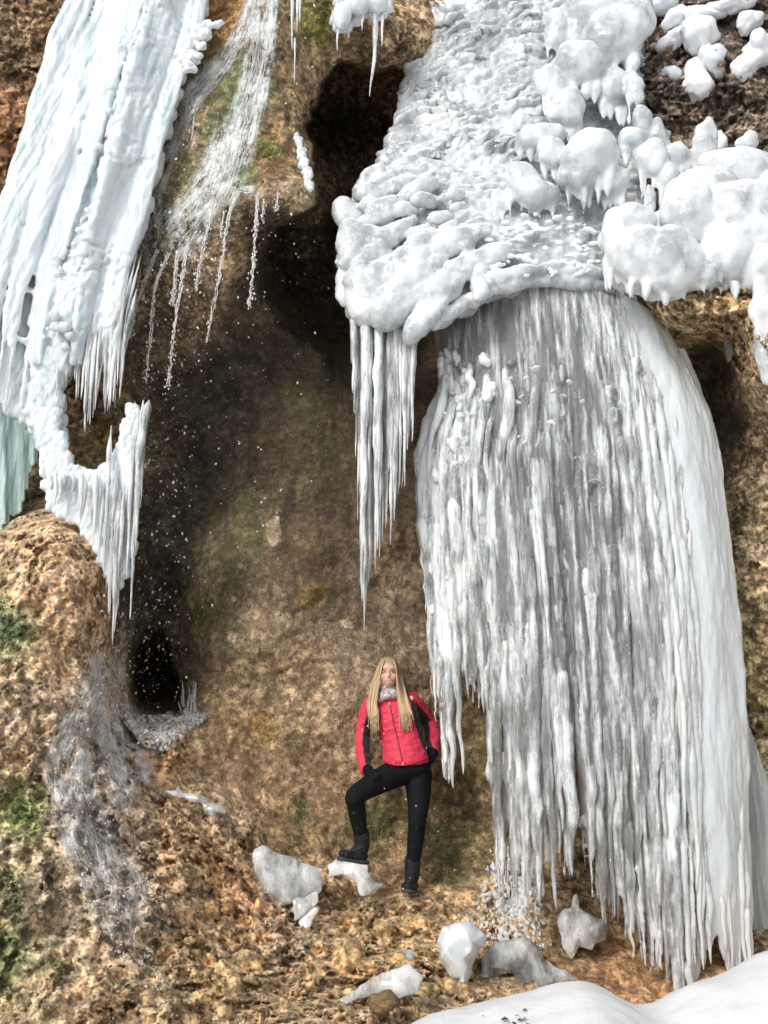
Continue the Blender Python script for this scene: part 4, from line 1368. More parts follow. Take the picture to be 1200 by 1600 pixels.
ice_block('ice_block', [(752, 1500), (775, 1472), (820, 1462), (845, 1480), (850, 1500), (890, 1520), (900, 1532), (850, 1545), (810, 1538), (800, 1520), (748, 1528)], 5.93, 0.14, 'flat yellowish ice crust between white ice boulder and curtain', 8, n_in=90, rough=.02, lean=.4)
ice_block('ice_block', [(870, 1440), (880, 1420), (893, 1418), (896, 1398), (902, 1396), (905, 1418), (930, 1432), (952, 1442), (948, 1468), (930, 1475), (925, 1485), (905, 1480), (893, 1500), (880, 1482)], 6.2, 0.16, 'knobbed ice lump like a horn under the curtain tips', 9, n_in=80, rough=.03, frost=.2)
ice_block('ice_block', [(245, 1234), (275, 1235), (278, 1226), (284, 1238), (320, 1245), (352, 1262), (355, 1272), (320, 1272), (315, 1256), (280, 1246)], 6.05, 0.06, 'thin icy edge left on the tan rock step below the small cave', 10, n_in=12, rough=.012, lean=.4)
# crusty splash ice in the mouth of the small cave
mb = MB()
us = rng.uniform(196, 322, 900)
lo_ = interp(us, [(190, 1092), (215, 1118), (245, 1122), (270, 1112), (290, 1108), (322, 1116)])
hi_ = interp(us, [(190, 1110), (215, 1150), (240, 1180), (262, 1172), (290, 1145), (322, 1122)])
for c in rock(us, lo_ + (hi_ - lo_) * rng.random(900)) + np.array([0, -0.015, 0.0]):
    k_ = rng.uniform(0.006, 0.02)
    mb.add(*ellipsoid(c, np.diag([k_ * rng.uniform(.6, 1.4), k_, k_ * rng.uniform(.6, 1.6)]), 1), frost=rng.uniform(0, .8))
for q in range(16):
    u = rng.uniform(284, 306)
    v = rng.uniform(1098, 1118)
    V, T, Q, f = icicle_mesh([rock(u, v) + [0, -.03, 0], rock(u, v) + [rng.normal(0, .01), -.05, rng.uniform(.05, .16)]], .008, q)
    mb.add(V, T, Q, frost=f)
tag(stuff(mb.build('ice_crust', M['block'])), 'patch of crumbly frozen splash in the mouth of the small dark cave', 'ice crust')
mb = MB()
us, v_s = rng.normal(800, 30, 1300), rng.uniform(1320, 1480, 1300)
k = np.abs(us - 795) < 26 + (v_s - 1320) * 0.28
for q, c in enumerate(rock(us[k], v_s[k])):
    c = c + np.array([0, -0.004 - .012 * rng.random(), 0])
    k_ = rng.uniform(0.005, 0.012)
    if rng.random() < .25:
        V, T, Q, f = icicle_mesh([c, c - [0, 0, rng.uniform(.04, .12)]], .007, q, sides=5)
        mb.add(V, T, Q)
    else:
        mb.add(*ellipsoid(c, np.diag([k_, k_, k_ * rng.uniform(.8, 2.4)]), 1))
tag(stuff(fused('ice_crust', mb, 0.006, M['fall'], None, smooth=2, rough=((40, .005),), frost=.3)), 'beaded frozen spray on mossy rock under the shortest curtain tips', 'ice crust')

# ------------------------------------------------------------------ flowing water
M['water'] = mat_ice('aerated_water', clear=(0.80, 0.86, 0.86), white=(0.86, 0.89, 0.89), trans=0.35, base_frost=0.75, rough=0.15, bscale=60, stretch=(1, 1, .5), bstr=0.4)


def on_rock(u, v, off):
    p = rock(u, v)
    return p + nrm(CAM - p) * np.asarray(off)[..., None]


wf_ = empty('waterfall', on_rock(np.array(330.), np.array(400.), np.array(.03)), 'thin veil of running water over the mossy brown rock nose', 'waterfall')
mb = MB()
ROUTES = [([(418, -30), (405, 90), (382, 190), (352, 280), (335, 318)], 22, 70), ([(405, -30), (375, 60), (338, 110), (300, 146), (282, 175)], 14, 34), ([(430, -20), (424, 60), (412, 120), (404, 200)], 7, 18),
          ([(362, 180), (345, 250), (318, 310), (285, 365), (262, 395)], 26, 44), ([(285, 165), (262, 230), (235, 300), (222, 360)], 16, 22), ([(300, 140), (296, 190), (288, 235)], 10, 12), ([(270, 320), (240, 370), (215, 420)], 20, 24), ([(345, 290), (372, 296), (404, 298)], 6, 8),
          ([(172, 1010), (160, 1075), (135, 1130), (112, 1190), (120, 1260), (150, 1330), (185, 1400), (215, 1480)], 34, 30), ([(170, 1090), (190, 1180), (225, 1260)], 30, 10)]
def mat_film():
    m = NT('water_film')
    al, ac, ed = m.attr('along'), m.attr('across'), m.attr('edge')
    cx = m.n('CombineXYZ')
    m.set(cx.inputs[0], ac)
    m.set(cx.inputs[1], al)
    warp = m.n('VectorMath', operation='ADD')
    m.set(warp.inputs[0], cx.outputs[0])
    sc = m.n('VectorMath', operation='SCALE')
    m.set(sc.inputs[0], m.n('TexNoise', Scale=14.0, Detail=4.0).outputs['Color'])
    sc.inputs['Scale'].default_value = 0.05
    m.set(warp.inputs[1], sc.outputs[0])
    st = m.noise(70, 7, 0.7, vec=warp.outputs[0], stretch=(1, 0.09, 1))
    sp_ = m.noise(120, 4, 0.7)
    big = m.noise(6, 4, .6)
    f = m.math('ADD', st, m.math('MULTIPLY', m.math('SUBTRACT', sp_, .5), 0.6))
    f = m.math('ADD', f, m.math('MULTIPLY', m.math('SUBTRACT', big, .5), 0.7))
    fac = m.math('MULTIPLY', m.rng(f, 0.43, 0.66, 0.0, 0.85), ed)
    tr = m.n('BsdfTransparent')
    mx = m.n('MixShader')
    m.p(Base_Color=(.92, .94, .93), Roughness=.35, Subsurface_Weight=.0)
    m.set(mx.inputs[0], fac)
    m.t.links.new(tr.outputs[0], mx.inputs[1])
    m.t.links.new(m.b.outputs[0], mx.inputs[2])
    m.t.links.new(mx.outputs[0], m.o.inputs['Surface'])
    return m.m


M['film'] = mat_film()
fm = MB()
for ri, (pts, wd, n_) in enumerate(ROUTES):
    na, nc = 70, 24
    c_ = spline(pts, na)
    tg = nrm(np.gradient(c_, axis=0))
    nr_ = np.stack([-tg[:, 1], tg[:, 0]], 1)
    xs_ = np.linspace(-1, 1, nc)
    L_ = np.concatenate([[0], np.cumsum(np.linalg.norm(np.diff(c_, axis=0), axis=1))]) * .0042
    W_ = wd * 1.35 * (0.75 + .5 * np.linspace(0, 1, na))
    for layer in range(2 if ri < 5 or ri > 7 else 1):
        G = c_[:, None] + nr_[:, None] * (xs_[None, :, None] * W_[:, None, None])
        p_ = on_rock(G[..., 0], G[..., 1], np.full(G.shape[:2], .010 + .014 * layer))
        ed = np.clip((1 - np.abs(xs_)) / .45, 0, 1)[None] * np.clip(np.minimum(np.linspace(0, 1, na) / .08, (1 - np.linspace(0, 1, na)) / .18), 0, 1)[:, None]
        ed = ed * (0.95 if ri > 7 else 1)
        i_ = np.arange(na - 1)[:, None] * nc
        j_ = np.arange(nc - 1)[None]
        Q_ = np.stack([i_ + j_, i_ + nc + j_, i_ + nc + j_ + 1, i_ + j_ + 1], -1).reshape(-1, 4)
        al_ = np.broadcast_to(L_[:, None], ed.shape)
        ac_ = xs_[None] * W_[:, None] * .0042 + ri * 1.7 + layer * .37
        fm.add(p_.reshape(-1, 3), None, Q_, edge=ed.ravel(), along=al_.ravel().copy(), across=ac_.ravel())
stuff(fm.build('water_film', M['film'], wf_))
for (pts, wd, n_) in ROUTES:
    n_ = n_ // 3
    for q in range(n_):
        c = rng.normal(0, 0.5)
        N_ = 40
        pp = spline(pts, N_)
        a, b = sorted(rng.uniform(0, 1, 2))
        if b - a < 0.3:
            b = min(1, a + 0.45)
        pp = spline(pp[int(a * 39):int(b * 39) + 1], 30)
        t = np.linspace(0, 1, 30)
        wob = pn(np.stack([t * 3, np.full(30, q * 3.1), np.full(30, wd)], 1), 1.0, 7) * 0.4 + pn(np.stack([t * 11, np.full(30, q * 3.1), np.full(30, wd)], 1), 1.0, 8) * 0.12
        u = pp[:, 0] + wd * (c + wob)
        v = pp[:, 1]
        p_ = on_rock(u, v, np.full(30, 0.012) + 0.012 * rng.random())
        r_ = rng.uniform(0.0009, 0.0030) * (0.45 + np.clip(0.6 + pn(np.stack([t * 14, np.full(30, q * 1.3), t * 0], 1), 1.0, 3), 0, 1.6)) * np.sin(np.pi * np.clip(t, .02, .98)) ** 0.3
        V, T, Q = tube(p_, np.stack([r_ * 1.6, r_], 1), 5)
        mb.add(V, T, Q, frost=rng.uniform(0.0, 0.6))
        for g in range(int(rng.integers(3, 9))):
            k_ = rng.uniform(0.0018, 0.0055)
            c_ = p_[rng.integers(0, 30)] + rng.normal(0, .014, 3) + [0, -.012, 0]
            mb.add(*ellipsoid(c_, np.diag([k_, k_, k_ * 1.3]), 1), frost=.6)
# beads and foam flung along the wet rock
fu_, fv_ = [], []
for rt in [ROUTES[i] for i in (0, 1, 3, 4, 6, 0, 3, 1)]:
    c_ = spline(rt[0], 60)[rng.integers(0, 60, 300)] + rng.normal(0, rt[1] * .8, (300, 2))
    fu_.append(c_[:, 0])
    fv_.append(c_[:, 1])
c_ = spline([(170, 1060), (130, 1150), (118, 1240), (150, 1310), (180, 1380), (215, 1470), (260, 1560)], 80)[rng.integers(0, 80, 9000)] + rng.normal(0, 32, (9000, 2))
k = pn(np.stack([c_[:, 0] / 26, c_[:, 1] / 34, np.full(9000, 3.3)], 1)) + .5 * pn(np.stack([c_[:, 0] / 9, c_[:, 1] / 11, np.full(9000, 1.3)], 1)) > rng.uniform(-.15, .5, 9000)
fu_ = np.concatenate(fu_ + [c_[k, 0]])
fv_ = np.concatenate(fv_ + [c_[k, 1]])
V1, T1 = ico(1)
for c in on_rock(fu_, fv_, .008 + .02 * rng.random(len(fu_)) ** 2):
    k_ = 0.0011 + 0.0042 * rng.random() ** 2.5
    mb.add(V1 * np.array([k_ * rng.uniform(.8, 1.6), k_, k_ * rng.uniform(.8, 2)]) + c, T1, frost=.7)
stuff(mb.build('water_veil', M['water'], wf_))
THREADS = [[(372, 298), (356, 345), (345, 420), (322, 535)], [(403, 300), (398, 390), (390, 480)], [(334, 322), (318, 385), (306, 455)], [(292, 385), (284, 440), (272, 520), (262, 604)], [(264, 395), (243, 450), (234, 540), (228, 594)],
           [(246, 390), (226, 440), (210, 490), (203, 530)], [(278, 392), (272, 450), (270, 478)], [(414, 312), (411, 345)], [(436, 300), (434, 330)], [(352, 330), (345, 372)], [(222, 420), (212, 470), (206, 505)]]
for n_, pts in enumerate(THREADS):
    mt_ = MB()
    for k_ in range(3 if n_ < 7 else 1):
        N_ = 90
        pp = spline(pts, N_)
        t = np.linspace(0, 1, N_)
        zz = np.stack([t * 9 * len(pts), np.full(N_, n_ * 5.3 + k_), t * 0], 1)
        u = pp[:, 0] + (3.5 * pn(zz, 0.6, 2) + 2.5 * pn(zz, 1.7, 3)) * t ** 0.5 + (k_ - 1) * 2.0 * (1 - .5 * t)
        Y0 = gsamp(_YG, pts[0][0], pts[0][1]) - 0.12
        p_ = P(u, pp[:, 1], Y0 - 0.01 * k_)
        r_ = (0.0050 if k_ == 0 else 0.003) * (0.25 + np.clip(0.7 + 1.4 * pn(zz, 2.2, 6 + k_), 0, 1.8)) * (1 - 0.5 * t) * np.where(pn(zz, 1.3, 9 + k_) < -0.35 + 0.4 * t - 0.3, 0.15, 1)
        V, T, Q = tube(p_, r_ + 0.0006, 6)
        mt_.add(V, T, Q, frost=0.45)
        for g in range(26):
            i_ = int(N_ * rng.random() ** 0.6)
            q_ = rng.uniform(0.002, 0.0065)
            mt_.add(*ellipsoid(p_[min(i_, N_ - 1)] + rng.normal(0, .012, 3), np.diag([q_, q_, q_ * 1.4]), 1), frost=.5)
    mt_.build('water_thread', M['water'], wf_)

mb = MB()
V1, T1 = ico(1)
path_ = spline([(300, 300), (275, 450), (250, 620), (235, 800), (212, 980), (225, 1080)], 60)
dr_ = []
while len(dr_) < 2300:
    m_ = rng.random()
    if m_ < 0.62:
        u, v = path_[int(rng.random() ** 0.8 * 59)] + rng.normal(0, 44, 2)
        if u < 205 and v < 640:
            continue
    elif m_ < 0.74:
        u, v = rng.uniform(200, 500), rng.uniform(0, 620)
    elif m_ < 0.84:
        u, v = rng.normal(150, 45), rng.uniform(1060, 1420)
    elif m_ < 0.94:
        u, v = rng.normal(390, 70), rng.uniform(300, 900)
    else:
        u, v = rng.uniform(540, 760), rng.uniform(1020, 1420)
    if 5 < u < 780:
        dr_.append((u, v, m_))
dr_ = np.array(dr_)
Yr_ = gsamp(_YG, dr_[:, 0], dr_[:, 1])
for (u, v, m_), Yr in zip(dr_, Yr_):
    Y = min(Yr, 7.1) - rng.uniform(0.06, 0.55) if u < 520 else rng.uniform(5.9, 6.35)
    if u < 240 and v > 1000:
        Y = Yr - rng.uniform(0.08, 0.2)
    r_ = 0.0019 + 0.0075 * rng.random() ** 4.5
    if m_ > .94:
        r_ *= 0.55
    mb.add(V1 * np.array([r_, r_, r_ * rng.uniform(1.0, 1.8)]) @ np.array([[1, 0, 0], [0, 1, 0], [rng.normal(0, .25), 0, 1]]) + P(u, v, Y), T1, frost=0.7)
tag(stuff(mb.build('water_drops', M['water'])), 'flying drops and spray falling past the brown wall', 'water drops')

# ------------------------------------------------------------------ moss cushions
M['moss'] = mat_plain('moss', (1, 1, 1), 0.9, attr='Col', Specular_IOR_Level=0.15)
MOSS = [(490, 932, 20, 12, (.25, .155, .02), 'ochre moss cushion on the wall above the hiker'), (410, 1140, 20, 30, (.22, .13, .02), 'rust-yellow moss hanging on the wall below the small cave mouth'), (500, 36, 26, 32, (.15, .15, .03), 'yellow-green moss cushion at the top under the hanging white ice'),
        (428, 238, 12, 26, (.11, .14, .02), 'bright green moss tuft on the rock nose next to the ice strip'), (368, 240, 34, 70, (.075, .10, .035), 'wide wet moss carpet under the running water'), (290, 320, 34, 34, (.08, .09, .03), 'olive moss at the lower lip of the rock nose'),
        (58, 1262, 24, 40, (.08, .10, .03), 'dark green moss strip on the wet slope'), (8, 975, 16, 60, (.07, .085, .03), 'dark moss at the left border under the boulder'), (16, 1392, 18, 50, (.06, .085, .03), 'dull moss on the lower slope at the left border'),
        (95, 1522, 14, 22, (.07, .09, .03), 'small moss spot near the bottom of the pale slope'), (735, 1205, 14, 24, (.17, .11, .03), 'brown moss fringe right behind the shortest icicle tips'), (468, 1255, 16, 32, (.07, .08, .02), 'green moss seam in the tan wall beside the bent knee'),
        (595, 1300, 40, 30, (.085, .085, .03), 'low moss film between the two legs'), (700, 1318, 40, 60, (.085, .085, .03), 'moss film on the wall behind the standing leg'), (612, 1492, 14, 16, (.11, .12, .02), 'moss tuft among stones by the small dull ice piece'), (323, 950, 26, 26, (.10, .10, .03), 'moss smear on the wall beside the dark wet channel'), (412, 40, 14, 30, (.10, .12, .02), 'moss rim at the top of the running water'), (162, 690, 12, 40, (.17, .13, .02), 'yellowish moss in the gap of the white ice')]
for (u, v, ru, rv, cc, lab) in MOSS:
    n_ = int(np.clip(ru * rv * .5, 140, 700))
    us, v_s = u + ru * rng.normal(0, .55, n_), v + rv * rng.normal(0, .55, n_)
    p_ = rock(us, v_s)
    up = nrm(nrm(CAM - p_) * 0.8 + rng.normal(0, .55, (n_, 3)) + np.array([0, 0, .1]))
    side = nrm(np.cross(up, rng.normal(0, 1, (n_, 3))))
    L_ = rng.uniform(0.004, 0.013, n_)[:, None]
    W_ = rng.uniform(0.002, 0.004, n_)[:, None]
    V = np.stack([p_ - up * .004 - side * W_, p_ - up * .004 + side * W_, p_ + up * L_ * .6 + side * W_ * .8, p_ + up * L_], 1).reshape(-1, 3)
    k_ = np.arange(n_)[:, None] * 4
    cl = np.repeat(np.array(cc)[None] * rng.uniform(.35, .8, (n_, 1)), 4, 0)
    tag(mk('moss_cushion', V, [np.concatenate([k_ + [0, 1, 2], k_ + [0, 2, 3]])], M['moss'], None, {'Col': cl}, smooth=False), lab, 'moss', 'moss on the cliff')['kind'] = 'stuff'

# ------------------------------------------------------------------ lumps of tufa lying at the foot of the wall
rocks_v = []
Vi, Ti = ico(3)
for q in range(7):
    X = Vi * (1 + 0.35 * fbm(Vi + q * 9, 1.1, 3, q)[:, None] - 0.25 * sstep(.45, .8, worley(Vi + q * 5, 2.2, q))[:, None] + 0.05 * fbm(Vi + q, 6, 3, q)[:, None])
    rocks_v.append(X)
RP_ = [(380, 1400), (480, 1395), (700, 1412), (760, 1490), (690, 1570), (600, 1620), (230, 1630), (250, 1470), (330, 1380)]
nrock = 0
rock_objs = []
tries = 0
placed = []
while nrock < 60 and tries < 4000:
    tries += 1
    u, v = rng.uniform(230, 760), rng.uniform(1380, 1630)
    if not inpoly(np.array([u]), np.array([v]), RP_)[0]:
        continue
    r_ = (10 + 28 * rng.random() ** 2.2) * (0.8 + 0.4 * (v - 1400) / 200)
    if any((u - a) ** 2 + (v - b) ** 2 < (0.75 * (r_ + c)) ** 2 for a, b, c in placed):
        continue
    if 615 < u < 665 and v < 1425 or 392 < u < 600 and v < 1405:
        continue
    placed.append((u, v, r_))
    p_ = rock(np.array(u), np.array(v))
    k_ = mpp(v, p_[1]) * r_
    X = rocks_v[nrock % 7] * np.array([k_ * rng.uniform(.9, 1.5), k_ * .8, k_ * rng.uniform(.6, .95)])
    th = rng.uniform(0, 6.28)
    c_, s_ = math.cos(th), math.sin(th)
    X = X @ np.array([[c_, s_ * .3, 0], [-s_ * .3, 1, 0], [0, 0, 1]]) + p_ + [0, 0.25 * k_, 0]
    tone = gsamp(_TG, u, v)
    cc = hue_clip(tone[:3] * 2.9 * rng.uniform(.75, 1.2) * (1 + .4 * fbm(X, 9, 3, 2)[:, None]), .55)
    cc = cc.mean(-1, keepdims=True) + (cc - cc.mean(-1, keepdims=True)) * 1.0
    cc = cc + (np.array([.58, .42, .26]) - cc) * (0.5 * sstep(0.0, .5, fbm(X, 14, 3, 5)))[:, None]
    o = mk('rock', X, Ti, M['rock'], None, {'Col': cc, 'wet': np.full(len(X), tone[3]), 'amp': np.full(len(X), .9)})
    rock_objs.append((o, u, v, r_))
    nrock += 1
LAND = [(445, 1370, 'the largest clear ice slab'), (555, 1372, 'the ice slab under the raised boot'), (640, 1396, 'the standing boot'), (600, 1535, 'the long flat ice plate'), (722, 1495, 'the heart-shaped ice boulder'),
        (628, 1492, 'the small dull ice piece'), (480, 1448, 'the thin glassy ice sliver'), (660, 1600, 'the tip of the snow bank'), (300, 1255, 'the thin icy edge on the step'), (160, 1300, 'the foaming trickle')]
ORD = ['closest', 'second closest', 'third closest', 'fourth closest', 'fifth closest', 'sixth closest', 'seventh closest', 'eighth closest', 'ninth closest', 'tenth closest', 'eleventh closest', 'twelfth closest', 'thirteenth closest', 'fourteenth closest', 'fifteenth closest', 'sixteenth closest', 'seventeenth closest', 'eighteenth closest', 'nineteenth closest', 'twentieth closest', 'twenty-first closest', 'twenty-second closest', 'twenty-third closest', 'twenty-fourth closest', 'twenty-fifth closest', 'twenty-sixth closest', 'twenty-seventh closest', 'twenty-eighth closest', 'twenty-ninth closest', 'thirtieth closest']
near_ = {}
for (o, u, v, r_) in rock_objs:
    ds = [(math.hypot(u - a, v - b), n) for a, b, n in LAND]
    d, n = min(ds)
    near_.setdefault(n, []).append((d, u, v, r_, o))
for n, L_ in near_.items():
    a, b = [(x, y) for x, y, q in LAND if q == n][0]
    for k_, (d, u, v, r_, o) in enumerate(sorted(L_, key=lambda z: z[0])):
        side_ = 'below' if v - b > abs(u - a) else 'above' if b - v > abs(u - a) else 'beside'
        size_ = 'big' if r_ > 24 else 'middling' if r_ > 15 else 'small'
        tag(o, '%s tan tufa rock %s %s, %s' % (size_, side_, n, ORD[min(k_, 29)]), 'rock', 'tufa rocks at the foot of the wall')
p_ = P(600, 1566, 5.05)
X = rocks_v[2] * np.array([.075, .06, .05]) + p_
tag(mk('rock', X, Ti, M['rock'], None, {'Col': np.tile([.42, .28, .14], (len(X), 1)), 'wet': np.full(len(X), .1)}), 'smooth orange-tan stone in front of the long flat ice plate', 'rock', 'tufa rocks at the foot of the wall')

# dead leaves blown onto the snow bank
mb = MB()
M['litter'] = mat_plain('dead_leaf', (.09, .05, .035), 0.8, 60, .4, .5)
for q in range(150):
    x0 = P(740 + 95 * rng.beta(2, 1.4), 1568, 3.0)
    x, y = x0[0], 2.9 + 0.25 * rng.normal() * 0.5
    z = bank_z(x, y) + 0.002
    V = np.array([[-.012, -.005, 0], [.0, -.007, .004], [.013, 0, .001], [0, .007, .005], [-.012, .004, 0]]) * rng.uniform(.5, 1.1)
    th = rng.uniform(0, 6.28)
    Rm = np.array([[math.cos(th), math.sin(th), 0], [-math.sin(th), math.cos(th), rng.normal(0, .5)], [0, rng.normal(0, .4), 1]])
    mb.add(V @ Rm + [x, y, z], [[0, 1, 4], [1, 3, 4], [1, 2, 3]])
tag(stuff(mb.build('leaf_litter', M['litter'], None, smooth=False)), 'strip of dead brown leaves on the near snow bank', 'leaf litter')

# ------------------------------------------------------------------ the hiker
def front(X, u, v, rad=2.5):
    """depth of the surface X nearest the camera at photo point u, v"""
    uu, vv = uv_of(X)
    k = (uu - u) ** 2 + (vv - v) ** 2 < rad * rad
    return X[k, 1].min() if k.any() else X[np.argmin((uu - u) ** 2 + (vv - v) ** 2), 1]


def pp(*a):
    return np.array([P(*x[:3]) for x in a])


def limb(mb, a, n=24, sides=14, ends=(True, True)):
    """a: list of (u, v, Y, r) or (u, v, Y, rx, ry)"""
    c = spline(pp(*a), n)
    r = spline([(x[3], x[4] if len(x) > 4 else x[3]) for x in a], n)
    V, T, Q = tube(c, r, sides, ref=np.array([0.05, 1, 0.05]) if abs(c[-1] - c[0])[1] < 0.8 * np.linalg.norm(c[-1] - c[0]) else None)
    mb.add(V, T, Q)
    if ends[0]:
        mb.add(*ellipsoid(c[0], np.eye(3) * r[0].min() * .98, 2))
    if ends[1]:
        mb.add(*ellipsoid(c[-1], np.eye(3) * r[-1].min() * .98, 2))


per = empty('person', P(622, 1396, 6.6), 'smiling long-haired hiker in red jacket posing against the brown wall', 'person')
M['skin'] = mat_plain('skin', (1, 1, 1), 0.45, attr='Col', Subsurface_Weight=0.25, Subsurface_Radius=(1.0, .35, .2), Subsurface_Scale=0.01)
M['jacket'] = mat_plain('jacket_cloth', (1, 1, 1), 0.62, 70, 0.35, attr='Col', sheen=0.15)
M['trousers'] = mat_plain('black_cloth', (.006, .008, .010), 0.8, 90, 0.3, Specular_IOR_Level=0.2)
M['boot'] = mat_plain('boot_leather', (.006, .0065, .009), 0.7, 120, 0.4)
M['sole'] = mat_plain('boot_rubber', (.06, .06, .058), 0.8)
M['hair'] = mat_plain('blonde_hair', (1, 1, 1), 0.42, attr='Col')
M['scarf'] = mat_plain('scarf_cloth', (1, 1, 1), 0.85, attr='Col')
M['white_eye'] = mat_plain('eye_white', (.75, .74, .72), 0.25)
M['dark'] = mat_plain('dark_brown', (.03, .02, .015), 0.4)
M['lip'] = mat_plain('lip', (.42, .13, .12), 0.4)
M['tooth'] = mat_plain('tooth', (.66, .62, .58), 0.3)
M['zip'] = mat_plain('zip_tape', (.25, .012, .03), 0.6)
M['pull'] = mat_plain('grey_metal', (.55, .55, .56), 0.4)
M['glove'] = mat_plain('glove_knit', (.007, .007, .008), 0.85, 150, 0.3, Specular_IOR_Level=0.2)

LA = [(581, 1099, 6.66, .056), (571, 1123, 6.67, .050), (566.5, 1152, 6.66, .047), (567, 1178, 6.58, .045), (571, 1201, 6.50, .040)]
RA = [(642, 1094, 6.69, .056), (655, 1106, 6.74, .052), (670, 1127, 6.82, .049), (676, 1147, 6.76, .045), (677, 1169, 6.66, .040)]
LL = [(624, 1206, 6.60, .092), (590, 1222, 6.49, .078), (556, 1243, 6.36, .060), (556, 1256, 6.38, .056), (559, 1276, 6.42, .053), (564, 1306, 6.47, .042)]
RL = [(653, 1208, 6.64, .094), (654, 1243, 6.62, .079), (652, 1279, 6.58, .059), (651, 1294, 6.59, .055), (649, 1315, 6.61, .053), (645.5, 1350, 6.64, .042)]
TO = [(634, 1196, 6.62, .150, .115), (629, 1160, 6.62, .125, .10), (619, 1123, 6.64, .142, .110), (612, 1101, 6.66, .135, .095), (609, 1088, 6.64, .085, .075), (607.5, 1080, 6.62, .055, .058)]


def scaled(a, k):
    return [x[:3] + tuple(k * r for r in x[3:]) for x in a]


mb = MB()
HC = P(606.8, 1050, 6.585)
mb.add(*ellipsoid(HC + [0, 0.012, 0.012], np.diag([.070, .088, .086]), 3))
mb.add(*ellipsoid(HC + [0, -0.022, -0.045], np.diag([.054, .062, .062]), 3))
mb.add(*ellipsoid(HC + [0, -0.060, -0.088], np.diag([.024, .022, .018]), 2))
for s in (-1, 1):
    mb.add(*ellipsoid(HC + [s * .033, -.060, -.035], np.diag([.024, .020, .022]), 2))
    mb.add(*ellipsoid(HC + [s * .070, .012, -.02], np.diag([.010, .018, .03]), 2))
mb.add(*ellipsoid(HC + [0.001, -.083, -.018], np.array([[.0085, 0, 0], [0, .010, 0], [0, -.012, .022]]), 2))
mb.add(*ellipsoid(HC + [0.001, -.096, -.034], np.diag([.013, .011, .010]), 2))
mb.add(*ellipsoid(HC + [0, -.065, .022], np.diag([.045, .02, .03]), 2))
limb(mb, [(607, 1068, 6.60, .052), (607.5, 1084, 6.62, .052), (610, 1094, 6.65, .06)])
limb(mb, scaled(TO, .8))
for a in (LA, RA, LL, RL):
    limb(mb, scaled(a, .72))
X, Q, N = remesh(mb, 0.006, 3)
rel = X - HC
sk = np.tile([.70, .45, .35], (len(X), 1))
bl = np.exp(-(((np.abs(rel[:, 0]) - .036) / .018) ** 2 + ((rel[:, 2] + .035) / .02) ** 2)) * (rel[:, 1] < 0)
sk += (np.array([.70, .34, .28]) - sk) * (bl * .6)[:, None]
body = mk('body', X, Q, M['skin'], per, {'Col': sk})
OFF = np.array(per.location)


def sub(name, V, faces, mat, parent, **kw):
    o = mk(name, V, faces, mat, None, **kw)
    o.parent = parent
    return o


def stroke(pts, r, X, push=0.002, n=10, flat=1.0):
    """thin line laid on the front of surface X along photo points"""
    q = spline([(u, v, front(X, u, v)) for u, v in pts], n)
    return tube(P(q[:, 0], q[:, 1], q[:, 2] - push), np.stack([np.full(n, r), np.full(n, r * flat)], 1), 6)


for (u, v) in [(600.2, 1049.6), (613.2, 1050.4)]:
    y = front(X, u, v)
    c = P(u, v, y + .003)
    sub('eye', *(lambda a: (a[0], [a[1]]))(ellipsoid(c, np.diag([.0125, .008, .0062]), 2)), M['white_eye'], body)
    sub('iris', *(lambda a: (a[0], [a[1]]))(ellipsoid(c + [0, -.005, 0], np.diag([.0048, .005, .0050]), 2)), M['dark'], body)
    V, T, Qd = stroke([(u - 3.2, v - .4), (u, v - 1.9), (u + 3.2, v - .2)], .0013, X, .004)
    sub('eyelash', V, [T, Qd], M['dark'], body)
    V, T, Qd = stroke([(u - 4, v - 4.0), (u, v - 5.3), (u + 4, v - 4.2)], .0016, X, .0)
    sub('eyebrow', V, [T, Qd], mat_plain('brow', (.30, .19, .10), .7), body)
V, T, Qd = stroke([(599.2, 1062.2), (602.5, 1065.2), (606.3, 1066.3), (610, 1065.6), (613.2, 1062.8)], .0036, X, .001)
sub('mouth', V, [T, Qd], M['tooth'], body)
V, T, Qd = stroke([(599.0, 1062.0), (602.5, 1063.8), (606.3, 1064.2), (610, 1064.0), (613.4, 1062.2)], .0016, X, .003)
sub('upper_lip', V, [T, Qd], M['lip'], body)
V, T, Qd = stroke([(599.4, 1062.8), (602.5, 1067.2), (606.3, 1069.4), (610, 1068), (613.4, 1063.0)], .0028, X, .003)
sub('lower_lip', V, [T, Qd], M['lip'], body)

# jacket: torso and sleeves in one skin, red with black flanks and black inner sleeves
mb = MB()
limb(mb, [(634.5, 1195, 6.61, .150, .128), (633, 1182, 6.61, .148, .125), (629, 1158, 6.62, .138, .115), (619, 1123, 6.64, .152, .122), (611.5, 1101, 6.66, .150, .105), (609, 1089, 6.645, .10, .085), (607.5, 1081, 6.63, .066, .066)], 40, 28, (False, True))
limb(mb, LA, 40)
limb(mb, RA, 40)
X, Q, N = remesh(mb, 0.0065, 4)
uu, vv = uv_of(X)
fold = 0.010 * ridged(X * np.array([.8, .8, 1.7]) + .03 * pn(X, 5, 9)[:, None], 8, 2, 201) + 0.006 * fbm(X * np.array([1, 1, 2]), 19, 2, 203)
X = X + N * fold[:, None]


def dline(X, a):
    c = spline(pp(*a), 60)
    d = np.linalg.norm(X[:, None] - c[None], axis=2)
    i = d.argmin(1)
    return d.min(1), c[i], i / 59.0


